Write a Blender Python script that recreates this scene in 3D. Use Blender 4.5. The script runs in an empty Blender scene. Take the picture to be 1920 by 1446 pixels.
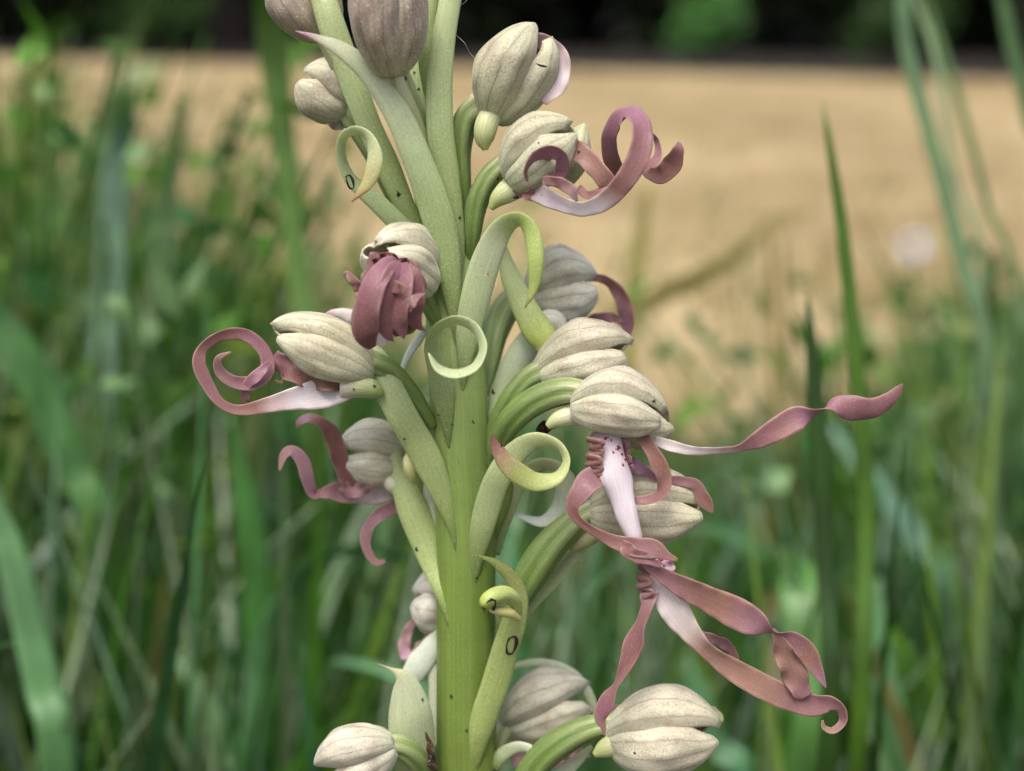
import bpy, math, random
import numpy as np
from mathutils import Vector
from mathutils.bvhtree import BVHTree

scene = bpy.context.scene
rng = np.random.default_rng(7)
random.seed(7)
R = math.radians
COL = scene.collection

# ------------------------------------------------------------------ camera
CAM_H = 0.36                      # metres above the meadow
PITCH = R(15.3)                   # looking a little down
FPX = 2638.0                      # focal length in pixels of a 1920 px wide frame
D0 = 0.172                        # distance to the orchid's stem
LEAN = R(9.0)                     # the orchid leans a little away
cam_d = bpy.data.cameras.new('camera')
cam = bpy.data.objects.new('camera', cam_d)
COL.objects.link(cam)
cam.location = (0, 0, CAM_H)
cam.rotation_euler = (R(90) - PITCH, 0, 0)
cam_d.sensor_fit = 'HORIZONTAL'
cam_d.sensor_width = 36.0
cam_d.lens = FPX / 1920 * 36.0
cam_d.clip_start = 0.01
cam_d.clip_end = 300.0
cam_d.dof.use_dof = True
cam_d.dof.focus_distance = 0.1635
cam_d.dof.aperture_fstop = 13.0
cam_d.dof.aperture_blades = 0
scene.camera = cam

# ------------------------------------------------------------------ light
SUN_EL, SUN_AZ = 67.0, 205.0      # azimuth clockwise from +Y: high, over the camera's shoulder
world = bpy.data.worlds.new('World')
scene.world = world
world.use_nodes = True
nt = world.node_tree
sky = nt.nodes.new('ShaderNodeTexSky')
sky.sky_type = 'NISHITA'
sky.sun_disc = False
sky.sun_elevation = R(SUN_EL)
sky.sun_rotation = R(SUN_AZ)
sky.air_density = 0.6
sky.dust_density = 6.0
sky.ozone_density = 0.4
nt.links.new(sky.outputs[0], nt.nodes['Background'].inputs[0])
nt.nodes['Background'].inputs[1].default_value = 0.115
sun_d = bpy.data.lights.new('sun', 'SUN')
sun_d.energy = 1.2
sun_d.angle = R(34)
sun_d.color = (1.0, 0.955, 0.88)
sun = bpy.data.objects.new('sun', sun_d)
COL.objects.link(sun)
az, el = R(SUN_AZ), R(SUN_EL)
sdir = Vector((math.sin(az) * math.cos(el), math.cos(az) * math.cos(el), math.sin(el)))
sun.rotation_euler = (-sdir).to_track_quat('-Z', 'Y').to_euler()
scene.view_settings.view_transform = 'Standard'
scene.view_settings.look = 'None'
scene.view_settings.exposure = 1.1
scene.view_settings.gamma = 1.0
scene.render.engine = 'CYCLES'
scene.cycles.use_denoising = True
scene.cycles.max_bounces = 8
scene.cycles.transparent_max_bounces = 4

# ------------------------------------------------------------------ helpers
CAMP = np.array([0, 0, CAM_H])
FW = np.array([0, math.cos(PITCH), -math.sin(PITCH)])
UP = np.array([0, math.sin(PITCH), math.cos(PITCH)])
RT = np.array([1.0, 0, 0])
PN = np.array([0, math.cos(LEAN), -math.sin(LEAN)])
ORX = 0.0

def ray(px, py):
    return FW + RT * ((px - 960) / FPX) - UP * ((py - 723) / FPX)

def P(px, py, d=0.0):
    """a point on the orchid's own leaning plane, d millimetres behind it"""
    v = ray(px, py)
    t = D0 * FW.dot(PN) / v.dot(PN)
    return CAMP + v * t + v / np.linalg.norm(v) * d * 0.001

def mpp(p):
    return (p - CAMP).dot(FW) / FPX

def norm(v):
    return v / max(1e-12, np.linalg.norm(v))

def lin(h):
    h = h.lstrip('#')
    c = [int(h[i:i + 2], 16) / 255 for i in (0, 2, 4)]
    return np.array([x / 12.92 if x <= 0.04045 else ((x + 0.055) / 1.055) ** 2.4 for x in c])

def grad(stops, t):
    if isinstance(stops, str):
        stops = [(0, stops)]
    ts = [s[0] for s in stops]
    cs = np.array([lin(s[1]) for s in stops])
    return np.array([np.interp(t, ts, cs[:, k]) for k in range(3)]).T

def catmull(pts, n):
    """resample control rows (any number of columns) evenly with a Catmull-Rom spline"""
    p = np.array(pts, float)
    q = np.vstack([2 * p[0] - p[1], p, 2 * p[-1] - p[-2]])
    out = []
    m = len(p) - 1
    seg = np.linalg.norm(np.diff(p[:, :3], axis=0), axis=1)
    cum = np.concatenate([[0], np.cumsum(seg)])
    for s in np.linspace(0, cum[-1], n):
        i = min(m - 1, max(0, int(np.searchsorted(cum, s, side='right') - 1)))
        f = (s - cum[i]) / max(seg[i], 1e-9)
        a, b, c, d = q[i], q[i + 1], q[i + 2], q[i + 3]
        out.append(0.5 * (2 * b + (c - a) * f + (2 * a - 5 * b + 4 * c - d) * f * f + (3 * b - a - 3 * c + d) * f ** 3))
    return np.array(out)

def make_mesh(name, verts, faces, mat, col=None, tv=None, sv=None, smooth=True):
    me = bpy.data.meshes.new(name)
    me.from_pydata([tuple(v) for v in verts], [], faces)
    if smooth:
        me.polygons.foreach_set('use_smooth', [True] * len(me.polygons))
    n = len(verts)
    if col is not None:
        a = me.attributes.new('col', 'FLOAT_COLOR', 'POINT')
        c4 = np.ones((n, 4), np.float32)
        c4[:, :3] = col
        a.data.foreach_set('color', c4.ravel())
    for nm, arr in (('tv', tv), ('sv', sv)):
        if arr is not None:
            a = me.attributes.new(nm, 'FLOAT', 'POINT')
            a.data.foreach_set('value', np.asarray(arr, np.float32))
    me.materials.append(mat)
    me.update()
    return me

def link(name, me, parent=None, label=None, category=None, group=None, kind=None, loc=None):
    o = bpy.data.objects.new(name, me)
    COL.objects.link(o)
    if parent is not None:
        o.parent = parent
    if loc is not None:
        o.location = loc
    for k, v in (('label', label), ('category', category), ('group', group), ('kind', kind)):
        if v:
            o[k] = v
    return o

# ------------------------------------------------------------------ materials
def new_mat(name):
    m = bpy.data.materials.new(name)
    m.use_nodes = True
    t = m.node_tree
    for n in list(t.nodes):
        t.nodes.remove(n)
    return m, t

def N(t, typ, **kw):
    n = t.nodes.new(typ)
    for k, v in kw.items():
        setattr(n, k, v)
    return n

def mixc(t, fac, a, b, mode='MIX'):
    n = N(t, 'ShaderNodeMix', data_type='RGBA', blend_type=mode)
    for s, v in ((0, fac), (6, a), (7, b)):
        if hasattr(v, 'is_linked') or isinstance(v, bpy.types.NodeSocket):
            t.links.new(v, n.inputs[s])
        elif isinstance(v, (int, float)):
            n.inputs[s].default_value = v
        else:
            n.inputs[s].default_value = (*v, 1)
    return n.outputs[2]

def mth(t, op, a, b=None, c=None):
    n = N(t, 'ShaderNodeMath', operation=op)
    for i, v in enumerate((a, b, c)):
        if v is None:
            continue
        if isinstance(v, bpy.types.NodeSocket):
            t.links.new(v, n.inputs[i])
        else:
            n.inputs[i].default_value = v
    return n.outputs[0]

def ramp(t, v, lo, hi, a=0.0, b=1.0):
    n = N(t, 'ShaderNodeMapRange')
    n.interpolation_type = 'SMOOTHSTEP'
    t.links.new(v, n.inputs[0])
    for i, x in enumerate((lo, hi, a, b)):
        n.inputs[i + 1].default_value = x
    return n.outputs[0]

def tissue(name, vein_col=None, veins=0.0, vein_n=3.0, speck=0.15, speck_scale=5200, bump=0.25,
           trans=0.25, rough=0.5, sheen=0.0, sss=0.0, streak=0.15, blotch=0.2, blotch_col=None, spec=0.4, grain_scale=4200, pinkblotch=0.0, wander=1.6, halo=0.32):
    """plant skin: pigment from the 'col' attribute, veins along the organ, fine grain with sparkle painted into the colour"""
    m, t = new_mat(name)
    out = N(t, 'ShaderNodeOutputMaterial')
    col = N(t, 'ShaderNodeAttribute', attribute_name='col').outputs['Color']
    sv = N(t, 'ShaderNodeAttribute', attribute_name='sv').outputs['Fac']
    tv = N(t, 'ShaderNodeAttribute', attribute_name='tv').outputs['Fac']
    geo = N(t, 'ShaderNodeTexCoord').outputs['Object']
    big = N(t, 'ShaderNodeTexNoise'); big.inputs['Scale'].default_value = 420; big.inputs['Detail'].default_value = 4
    t.links.new(geo, big.inputs['Vector'])
    fine = N(t, 'ShaderNodeTexNoise'); fine.inputs['Scale'].default_value = speck_scale; fine.inputs['Detail'].default_value = 2
    t.links.new(geo, fine.inputs['Vector'])
    c = col
    if blotch_col is not None:
        c = mixc(t, ramp(t, big.outputs['Fac'], 0.45, 0.75, 0, blotch), c, blotch_col)
    else:
        c = mixc(t, mth(t, 'MULTIPLY', big.outputs['Fac'], blotch), c, (1.0, 0.95, 0.75), 'OVERLAY')
    if pinkblotch:      # browner patches, only where the tissue is pink
        sep = N(t, 'ShaderNodeSeparateColor'); t.links.new(col, sep.inputs[0])
        pk = ramp(t, mth(t, 'SUBTRACT', sep.outputs[0], sep.outputs[1]), 0.10, 0.20)
        c = mixc(t, mth(t, 'MULTIPLY', ramp(t, big.outputs['Fac'], 0.42, 0.7, 0, pinkblotch), pk), c, lin('#7c5044'))
    # streaks running along the organ
    cmb = N(t, 'ShaderNodeCombineXYZ')
    t.links.new(mth(t, 'MULTIPLY', sv, 7.0), cmb.inputs[0])
    t.links.new(mth(t, 'MULTIPLY', tv, 2.2), cmb.inputs[1])
    sn = N(t, 'ShaderNodeTexNoise'); sn.inputs['Scale'].default_value = 1.6; sn.inputs['Detail'].default_value = 5
    t.links.new(cmb.outputs[0], sn.inputs['Vector'])
    f = ramp(t, sn.outputs['Fac'], 0.35, 0.7, 1 - streak, 1 + streak)
    cc = N(t, 'ShaderNodeCombineColor')
    for i in range(3):
        t.links.new(f, cc.inputs[i])
    c = mixc(t, 1.0, c, cc.outputs[0], 'MULTIPLY')
    if veins > 0:
        oi = N(t, 'ShaderNodeObjectInfo')
        w = mth(t, 'ADD', mth(t, 'MULTIPLY', sv, vein_n * math.pi), mth(t, 'MULTIPLY', mth(t, 'SUBTRACT', big.outputs['Fac'], 0.5), wander))
        w = mth(t, 'ADD', w, mth(t, 'MULTIPLY', oi.outputs['Random'], 1.2))
        s = mth(t, 'ABSOLUTE', mth(t, 'SINE', w))
        line = ramp(t, s, 0.0, 0.26, 1, 0)
        halo = mth(t, 'MULTIPLY', ramp(t, s, 0.0, 0.95, halo, 0), ramp(t, big.outputs['Fac'], 0.38, 0.62, 0.25, 1.0))
        line = mth(t, 'MAXIMUM', line, halo)
        line = mth(t, 'MULTIPLY', line, ramp(t, fine.outputs['Fac'], 0.36, 0.58, 0.25, 1.0))
        line = mth(t, 'MULTIPLY', line, ramp(t, sn.outputs['Fac'], 0.25, 0.6, 0.35, 1.0))
        c = mixc(t, mth(t, 'MULTIPLY', line, veins), c, vein_col)
    # pale and dark specks: the skin's sparkle put into the colour
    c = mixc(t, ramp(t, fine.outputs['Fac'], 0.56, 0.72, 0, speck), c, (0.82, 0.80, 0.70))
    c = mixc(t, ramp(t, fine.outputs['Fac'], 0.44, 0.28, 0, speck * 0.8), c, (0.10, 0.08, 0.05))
    gr = N(t, 'ShaderNodeTexNoise'); gr.inputs['Scale'].default_value = grain_scale; gr.inputs['Detail'].default_value = 1
    t.links.new(geo, gr.inputs['Vector'])
    bsum = mth(t, 'ADD', mth(t, 'MULTIPLY', gr.outputs['Fac'], 0.00013), mth(t, 'MULTIPLY', sn.outputs['Fac'], 0.00007))
    bn = N(t, 'ShaderNodeBump'); bn.inputs['Strength'].default_value = bump; bn.inputs['Distance'].default_value = 1.0
    t.links.new(bsum, bn.inputs['Height'])
    pr = N(t, 'ShaderNodeBsdfPrincipled')
    t.links.new(c, pr.inputs['Base Color'])
    t.links.new(bn.outputs[0], pr.inputs['Normal'])
    t.links.new(ramp(t, fine.outputs['Fac'], 0.4, 0.65, rough + 0.12, rough - 0.12), pr.inputs['Roughness'])
    pr.inputs['Specular IOR Level'].default_value = spec
    pr.inputs['Sheen Weight'].default_value = sheen
    pr.inputs['Sheen Roughness'].default_value = 0.35
    if sss:
        pr.inputs['Subsurface Weight'].default_value = sss
        pr.inputs['Subsurface Radius'].default_value = (1.0, 1.0, 0.45)
        pr.inputs['Subsurface Scale'].default_value = 0.0009
    if trans:
        tr = N(t, 'ShaderNodeBsdfTranslucent')
        t.links.new(mixc(t, 0.3, c, (1, 1, 0.95), 'OVERLAY'), tr.inputs['Color'])
        t.links.new(bn.outputs[0], tr.inputs['Normal'])
        mx = N(t, 'ShaderNodeMixShader'); mx.inputs[0].default_value = trans
        t.links.new(pr.outputs[0], mx.inputs[1]); t.links.new(tr.outputs[0], mx.inputs[2])
        t.links.new(mx.outputs[0], out.inputs[0])
    else:
        t.links.new(pr.outputs[0], out.inputs[0])
    return m

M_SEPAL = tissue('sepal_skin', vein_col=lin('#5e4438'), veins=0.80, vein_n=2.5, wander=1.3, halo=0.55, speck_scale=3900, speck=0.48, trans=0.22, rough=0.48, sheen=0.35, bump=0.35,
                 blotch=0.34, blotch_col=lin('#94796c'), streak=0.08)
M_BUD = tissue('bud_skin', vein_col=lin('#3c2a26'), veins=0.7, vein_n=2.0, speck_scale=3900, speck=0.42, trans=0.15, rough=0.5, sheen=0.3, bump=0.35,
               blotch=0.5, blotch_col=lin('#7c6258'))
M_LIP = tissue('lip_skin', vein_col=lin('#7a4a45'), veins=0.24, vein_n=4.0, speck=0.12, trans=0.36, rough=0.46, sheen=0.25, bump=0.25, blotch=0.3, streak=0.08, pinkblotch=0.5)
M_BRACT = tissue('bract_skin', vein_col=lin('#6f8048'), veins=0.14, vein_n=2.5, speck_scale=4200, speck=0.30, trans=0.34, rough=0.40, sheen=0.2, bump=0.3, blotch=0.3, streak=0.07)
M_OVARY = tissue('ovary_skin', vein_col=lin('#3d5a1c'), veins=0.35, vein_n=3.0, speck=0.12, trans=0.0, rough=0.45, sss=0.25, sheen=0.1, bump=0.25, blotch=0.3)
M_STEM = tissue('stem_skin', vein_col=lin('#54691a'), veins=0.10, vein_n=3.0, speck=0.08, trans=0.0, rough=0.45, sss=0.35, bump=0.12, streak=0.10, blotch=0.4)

def simple(name, col, rough=0.6, noise=0.25, scale=300, trans=0.0):
    m, t = new_mat(name)
    out = N(t, 'ShaderNodeOutputMaterial')
    geo = N(t, 'ShaderNodeTexCoord').outputs['Object']
    nz = N(t, 'ShaderNodeTexNoise'); nz.inputs['Scale'].default_value = scale; nz.inputs['Detail'].default_value = 5
    t.links.new(geo, nz.inputs['Vector'])
    c = mixc(t, ramp(t, nz.outputs['Fac'], 0.3, 0.7), col * (1 - noise), np.minimum(1, col * (1 + noise)))
    pr = N(t, 'ShaderNodeBsdfPrincipled')
    t.links.new(c, pr.inputs['Base Color']); pr.inputs['Roughness'].default_value = rough
    t.links.new(pr.outputs[0], out.inputs[0])
    return m

def leafmat(name, trans=0.35, rough=0.38, spec=0.5, var=0.25):
    m, t = new_mat(name)
    out = N(t, 'ShaderNodeOutputMaterial')
    col = N(t, 'ShaderNodeAttribute', attribute_name='col').outputs['Color']
    geo = N(t, 'ShaderNodeTexCoord').outputs['Object']
    nz = N(t, 'ShaderNodeTexNoise'); nz.inputs['Scale'].default_value = 60; nz.inputs['Detail'].default_value = 4
    t.links.new(geo, nz.inputs['Vector'])
    f = ramp(t, nz.outputs['Fac'], 0.3, 0.7, 1 - var, 1 + var)
    cc = N(t, 'ShaderNodeCombineColor')
    for i in range(3):
        t.links.new(f, cc.inputs[i])
    c = mixc(t, 1.0, col, cc.outputs[0], 'MULTIPLY')
    pr = N(t, 'ShaderNodeBsdfPrincipled')
    t.links.new(c, pr.inputs['Base Color']); pr.inputs['Roughness'].default_value = rough
    pr.inputs['Specular IOR Level'].default_value = spec
    tr = N(t, 'ShaderNodeBsdfTranslucent')
    t.links.new(mixc(t, 1.0, c, (1.2, 1.35, 0.6), 'MULTIPLY'), tr.inputs['Color'])
    mx = N(t, 'ShaderNodeMixShader'); mx.inputs[0].default_value = trans
    t.links.new(pr.outputs[0], mx.inputs[1]); t.links.new(tr.outputs[0], mx.inputs[2])
    t.links.new(mx.outputs[0], out.inputs[0])
    return m

M_GRASS = leafmat('grass_leaf', rough=0.36, spec=0.5)
M_HERB = leafmat('herb_leaf', rough=0.55, spec=0.25)
M_TREELEAF = leafmat('tree_leaf', trans=0.1, rough=0.6, spec=0.2)
M_BARK = simple('bark', lin('#1d1813'), 0.9, 0.5, 14)
M_SPECK = simple('dark_speck', lin('#17110c'), 0.6, 0.3, 3000)
M_SCORCH = simple('scorched_edge', lin('#24160f'), 0.7, 0.4, 3000)
M_STIGMA = simple('lip_spot', lin('#8a1f4a'), 0.5, 0.3, 3000)
M_THREAD = simple('spider_silk', lin('#b9b3a8'), 0.4, 0.1, 500)
M_WHITE = simple('white_petal', lin('#c9c9cf'), 0.6, 0.05, 400)
M_YELLOW = simple('yellow_disc', lin('#c9a233'), 0.7, 0.2, 900)

# ------------------------------------------------------------------ shapes
def ribbon(rows, n=None, across=9, cup=0.0, thick=0.35, colr='#a8b478', ruffle=0.0, ruffle_k=3.0, keel=0.0, cap=True, origin=None, edge_col=None, phase=0.0, world_rows=None, irr=0.05, crimp=0.0):
    """a strap swept along rows of (x, y, depth mm, width px, turn degrees): closed, with real thickness"""
    if world_rows is None:
        pts = []
        for r in rows:
            p = P(r[0], r[1], r[2])
            pts.append([*p, r[3] * mpp(p), r[4] if len(r) > 4 else 0.0])
    else:
        pts = world_rows
    n = n or max(24, (16 if crimp else 9) * len(pts))
    S = catmull(pts, n)
    pos, wid, ang = S[:, :3], np.maximum(S[:, 3], 2e-5), np.radians(S[:, 4])
    plen = np.linalg.norm(np.diff(pos, axis=0), axis=1).sum()
    tan = np.gradient(pos, axis=0)
    tan /= np.linalg.norm(tan, axis=1)[:, None]
    verts, tv, sv, fac = [], [], [], []
    ss = np.linspace(-1, 1, across)
    prev = None
    gj = np.random.default_rng(int(abs(pts[0][0]) * 1e6 + abs(pts[-1][2]) * 1e6) % 99991)
    jp = gj.uniform(0, 6.28, 6); jk = gj.uniform(1.2, 4.2, 6)
    for i in range(n):
        T = tan[i]
        V = norm(pos[i] - CAMP)
        s0 = np.cross(T, V)
        l = np.linalg.norm(s0)
        if prev is not None:
            pv = prev - T * prev.dot(T)
            k = min(1.0, l / 0.35)
            s0 = norm(s0) * k * (1 if l > 1e-6 else 0) + norm(pv) * (1 - k)
            if s0.dot(prev) < 0 and l < 0.35:
                s0 = pv
        s0 = norm(s0)
        prev = s0
        n0 = norm(np.cross(s0, T))
        if n0.dot(V) > 0:
            n0 = -n0
        a = ang[i] + irr * 2.0 * math.sin(jk[2] * 4 * i / n + jp[2])
        s = s0 * math.cos(a) + n0 * math.sin(a)
        nn = n0 * math.cos(a) - s0 * math.sin(a)
        w = wid[i] / 2 * (1 + irr * (math.sin(jk[0] * 5 * i / n + jp[0]) + 0.6 * math.sin(jk[1] * 9 * i / n + jp[1])))
        th = min(thick * 0.001, w * 0.8) / 2
        t = i / (n - 1)
        top, bot = [], []
        for q in ss:
            rf = ruffle * w * 2 * abs(q) ** 1.3 * math.sin(t * ruffle_k * 2 * math.pi + phase + (0 if q > 0 else 1.7))
            rf += irr * 1.6 * w * abs(q) ** 1.5 * math.sin(jk[3 if q > 0 else 4] * 7 * t + jp[3 if q > 0 else 4])
            rf += crimp * w * abs(q) ** 4 * math.sin(t * plen / 0.0011 * 6.28 * 0.5 + (2.0 if q > 0 else 0) + jp[5] * math.sin(5 * t))
            off = -cup * w * (q * q - 0.4) + rf + keel * w * (abs(q) - 0.5)
            c = pos[i] + s * (w * q) + nn * off
            h = th * (1 - 0.8 * q ** 6)
            top.append(c + nn * h)
            bot.append(c - nn * h)
        ringv = top + bot[::-1]
        verts += ringv
        sv += list(ss) + list(ss[::-1])
        tv += [t] * len(ringv)
    m = 2 * across
    for i in range(n - 1):
        for j in range(m):
            k = (j + 1) % m
            fac.append((i * m + j, i * m + k, (i + 1) * m + k, (i + 1) * m + j))
    fac.append(tuple(range(m))[::-1])
    fac.append(tuple((n - 1) * m + j for j in range(m)))
    verts = np.array(verts); tv = np.array(tv); sv = np.array(sv)
    col = grad(colr, tv)
    if edge_col is not None:
        e = np.clip((np.abs(sv) - 0.72) / 0.28, 0, 1)[:, None]
        col = col * (1 - 0.3 * e) + lin(edge_col) * 0.3 * e
    return verts, fac, col, tv, sv

def tube(rows, n=None, m=20, ribs=0, amp=0.0, twist=0.0, colr='#8aa050', rib_col=None, world_rows=None, flat=1.0):
    if world_rows is None:
        pts = []
        for r in rows:
            p = P(r[0], r[1], r[2])
            pts.append([*p, r[3] * mpp(p) / 2])
    else:
        pts = world_rows
    n = n or max(20, 8 * len(pts))
    S = catmull(pts, n)
    pos, rad = S[:, :3], np.maximum(S[:, 3], 1e-5)
    tan = np.gradient(pos, axis=0)
    tan /= np.linalg.norm(tan, axis=1)[:, None]
    V = norm(pos[0] - CAMP)
    s = norm(np.cross(tan[0], V))
    verts, tv, sv, fac, rb = [], [], [], [], []
    for i in range(n):
        s = norm(s - tan[i] * s.dot(tan[i]))
        b = np.cross(tan[i], s)
        t = i / (n - 1)
        for j in range(m):
            a = 2 * math.pi * j / m
            f = math.cos(ribs * a + twist * t * 2 * math.pi) if ribs else 0
            f = f - 0.4 * math.cos(2 * (ribs * a + twist * t * 2 * math.pi)) if ribs else 0
            r = rad[i] * (1 + amp * f)
            verts.append(pos[i] + s * (math.cos(a) * r) + b * (math.sin(a) * r * flat))
            tv.append(t); sv.append(math.cos(a)); rb.append(f)
    for i in range(n - 1):
        for j in range(m):
            k = (j + 1) % m
            fac.append((i * m + j, i * m + k, (i + 1) * m + k, (i + 1) * m + j))
    fac.append(tuple(range(m))[::-1])
    fac.append(tuple((n - 1) * m + j for j in range(m)))
    tv = np.array(tv); col = grad(colr, tv)
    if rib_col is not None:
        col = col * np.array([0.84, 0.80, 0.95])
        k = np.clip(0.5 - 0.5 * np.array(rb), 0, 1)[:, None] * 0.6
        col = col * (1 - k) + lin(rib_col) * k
    return np.array(verts), fac, col, tv, np.array(sv)

def rot_about(v, axis, a):
    return v * math.cos(a) + np.cross(axis, v) * math.sin(a) + axis * axis.dot(v) * (1 - math.cos(a))

def sepal(B, A, up, L, H, W, thc, thh, colr, bulge=0.22, droop=0.0, r0=1.0, tip=1.0, seed=0, nose=0.0, u1=1.0, flare=0.0, asym=0.0, nu=34, nv=25, hump=0.0, rimk=0.0, pale=0.0):
    """one shell of a hood: spans the angles thc-thh..thc+thh round the hood's axis"""
    g = np.random.default_rng(seed)
    ph = g.uniform(0, 6.28, 4)
    side = np.cross(A, up)
    verts, tv, sv, fac = [], [], [], []
    for i in range(nu):
        u = i / (nu - 1) * u1
        c, al, ar = 0.56, 0.585, 0.452 * tip
        r = math.sqrt(max(0.004, 1 - ((u - c) / (al if u < c else ar)) ** 2))
        r *= r0
        uu = i / (nu - 1)
        taper = 1.0 if uu < 0.6 else 1.0 - (0.27 if u1 > 0.99 else 0.50) * ((uu - 0.6) / 0.4) ** 2.0
        for j in range(nv):
            v = -1 + 2 * j / (nv - 1)
            th = thc + v * thh * taper + asym * math.sin(u * 3.1)
            ex = 1 + bulge * (1 - abs(v) ** 3.2) - bulge * 0.7
            ex -= 0.016 * math.cos(5 * math.pi * v + 0.9 * math.sin(3 * u + ph[3])) * math.sin(math.pi * min(1, u * 1.1))
            ex += 0.055 * math.sin(5 * u + ph[1]) * math.cos(2 * v + ph[2]) + 0.025 * math.sin(9 * u + 5 * v + ph[3]) + 0.012 * math.sin(17 * u - 9 * v + ph[0])
            ex += flare * u ** 3 * abs(v) ** 1.5
            ex += hump * math.sin(math.pi * min(1, u * 1.05)) * (1 - v * v)
            ex += rimk * abs(v) ** 9 * min(1, 3 * u)
            x = u * L * (1 - 0.05 * abs(v) ** 2 * (1 + math.sin(ph[1]))) + nose * L * max(0, u - 0.7) * (1 - v * v)
            p = B + A * x + (up * (math.cos(th) * H) + side * (math.sin(th) * W)) * (r * ex) - up * (droop * L * u ** 2.2)
            verts.append(p); tv.append(u); sv.append(v)
    for i in range(nu - 1):
        for j in range(nv - 1):
            a = i * nv + j
            fac.append((a, a + 1, a + nv + 1, a + nv))
    tv = np.array(tv); sv = np.array(sv)
    col = grad(colr, tv)
    if pale:
        col = col + (np.array([0.72, 0.77, 0.60]) - col) * pale
    e = np.clip((np.abs(sv) - 0.82) / 0.18, 0, 1)[:, None] * 0.55
    col = col * (1 - e) + lin('#d9d6b8') * e
    return np.array(verts), fac, col, tv, sv

# ------------------------------------------------------------------ the ground, the field and the wood floor
def sheet(name, x0, x1, y0, y1, z, mat, nx=60, ny=60, amp=0.0, edge=None, fade=None):
    xs = np.linspace(x0, x1, nx); ys = np.linspace(0, 1, ny)
    V, F = [], []
    for j in ys:
        for x in xs:
            ya = y0(x) if callable(y0) else y0
            yb = y1(x) if callable(y1) else y1
            y = ya + (yb - ya) * j
            V.append((x, y, z + amp * math.sin(3.1 * x + 1.3 * y) * math.sin(2.3 * y - 0.7 * x)))
    for j in range(ny - 1):
        for i in range(nx - 1):
            a = j * nx + i
            F.append((a, a + 1, a + nx + 1, a + nx))
    return link(name, make_mesh(name, V, F, mat), kind='structure')

def groundmat(name, c1, c2, c3, s1, s2, rough=0.9, bump=0.003):
    m, t = new_mat(name)
    out = N(t, 'ShaderNodeOutputMaterial')
    geo = N(t, 'ShaderNodeTexCoord').outputs['Object']
    n1 = N(t, 'ShaderNodeTexNoise'); n1.inputs['Scale'].default_value = s1; n1.inputs['Detail'].default_value = 8
    n2 = N(t, 'ShaderNodeTexNoise'); n2.inputs['Scale'].default_value = s2; n2.inputs['Detail'].default_value = 6
    for q in (n1, n2):
        t.links.new(geo, q.inputs['Vector'])
    c = mixc(t, ramp(t, n1.outputs['Fac'], 0.35, 0.65), c1, c2)
    c = mixc(t, ramp(t, n2.outputs['Fac'], 0.5, 0.72), c, c3)
    bn = N(t, 'ShaderNodeBump'); bn.inputs['Distance'].default_value = bump; bn.inputs['Strength'].default_value = 0.8
    t.links.new(n2.outputs['Fac'], bn.inputs['Height'])
    pr = N(t, 'ShaderNodeBsdfPrincipled'); pr.inputs['Roughness'].default_value = rough
    t.links.new(c, pr.inputs['Base Color']); t.links.new(bn.outputs[0], pr.inputs['Normal'])
    t.links.new(pr.outputs[0], out.inputs[0])
    return m

M_FIELD = groundmat('dry_field', lin('#857553'), lin('#a4946f'), lin('#7d6d46'), 0.8, 9)
M_SOIL = groundmat('meadow_soil', lin('#3b3420'), lin('#2c3216'), lin('#4a4a25'), 12, 160)
M_LITTER = groundmat('wood_floor', lin('#15110b'), lin('#1d170f'), lin('#0e0c07'), 4, 30)  # near-black floor: shade under the trees put into its colour
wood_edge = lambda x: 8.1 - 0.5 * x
sheet('ground', -60, 60, -30, 90, -0.012, M_FIELD, 40, 40)
sheet('meadow_soil', -3.5, 3.5, -1.5, lambda x: 1.10 + 0.08 * math.sin(3 * x) + (0.35 if x < -0.15 else 0.0) * min(1, (-x - 0.15) * 6) + 0.30 * max(0, min(1, (x - 0.3) * 4)), -0.004, M_SOIL, 90, 40, 0.002)
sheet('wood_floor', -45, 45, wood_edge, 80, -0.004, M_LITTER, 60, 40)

# ------------------------------------------------------------------ the orchid
base = P(885, 1500, 0)
_d = P(885, 1500, 0) - P(876, 1300, 0)
foot = base + _d * (base[2] / -_d[2])
orchid = link('orchid_plant', None, label='tall pale green lizard orchid with hooded cream flowers and twisted pink lips', category='orchid', loc=tuple(foot))
bvh_v, bvh_f = [], []

def add(name, data, mat, parent=None, label=None, solid=0.0, collide=True, kind=None):
    v, f, c, tv, sv = data
    me = make_mesh(name, v - foot, f, mat, c, tv, sv)
    o = link(name, me, parent or orchid, label=label, kind=kind)
    if solid:
        md = o.modifiers.new('shell', 'SOLIDIFY'); md.thickness = solid * 0.001; md.offset = -1
    if collide:
        k = len(bvh_v)
        bvh_v.extend([tuple(p) for p in v]); bvh_f.extend([tuple(k + i for i in q) for q in f])
    return o

# stem
stem_px = [(876, 1420, 0, 112), (874, 1290, 0, 110), (874, 1140, 0, 110), (873, 1000, 0, 110), (864, 850, 0, 110), (859, 720, 0, 108),
           (852, 620, 0, 104), (846, 520, 0, 100), (836, 420, 1, 100), (815, 320, 2, 92), (800, 220, 3, 82), (792, 120, 4, 74), (788, 0, 4, 66), (786, -140, 4, 52), (786, -320, 4, 12)]
_p0 = P(876, 1420, 0)
wr = [[*(foot + (_p0 - foot) * k / 14), 0.0050 - 0.0014 * k / 14] for k in range(14)]
for r in stem_px:
    p = P(*r[:3]); wr.append([*p, r[3] * mpp(p) / 2])
add('stem', tube(None, n=240, m=48, ribs=7, amp=0.012, twist=0.25, world_rows=wr,
                 colr=[(0, '#4f6226'), (0.70, '#5c7030'), (0.765, '#637a36'), (0.80, '#708748'), (0.83, '#788c54'), (0.86, '#869a68'), (1, '#9aab7c')]), M_STEM)

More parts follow.
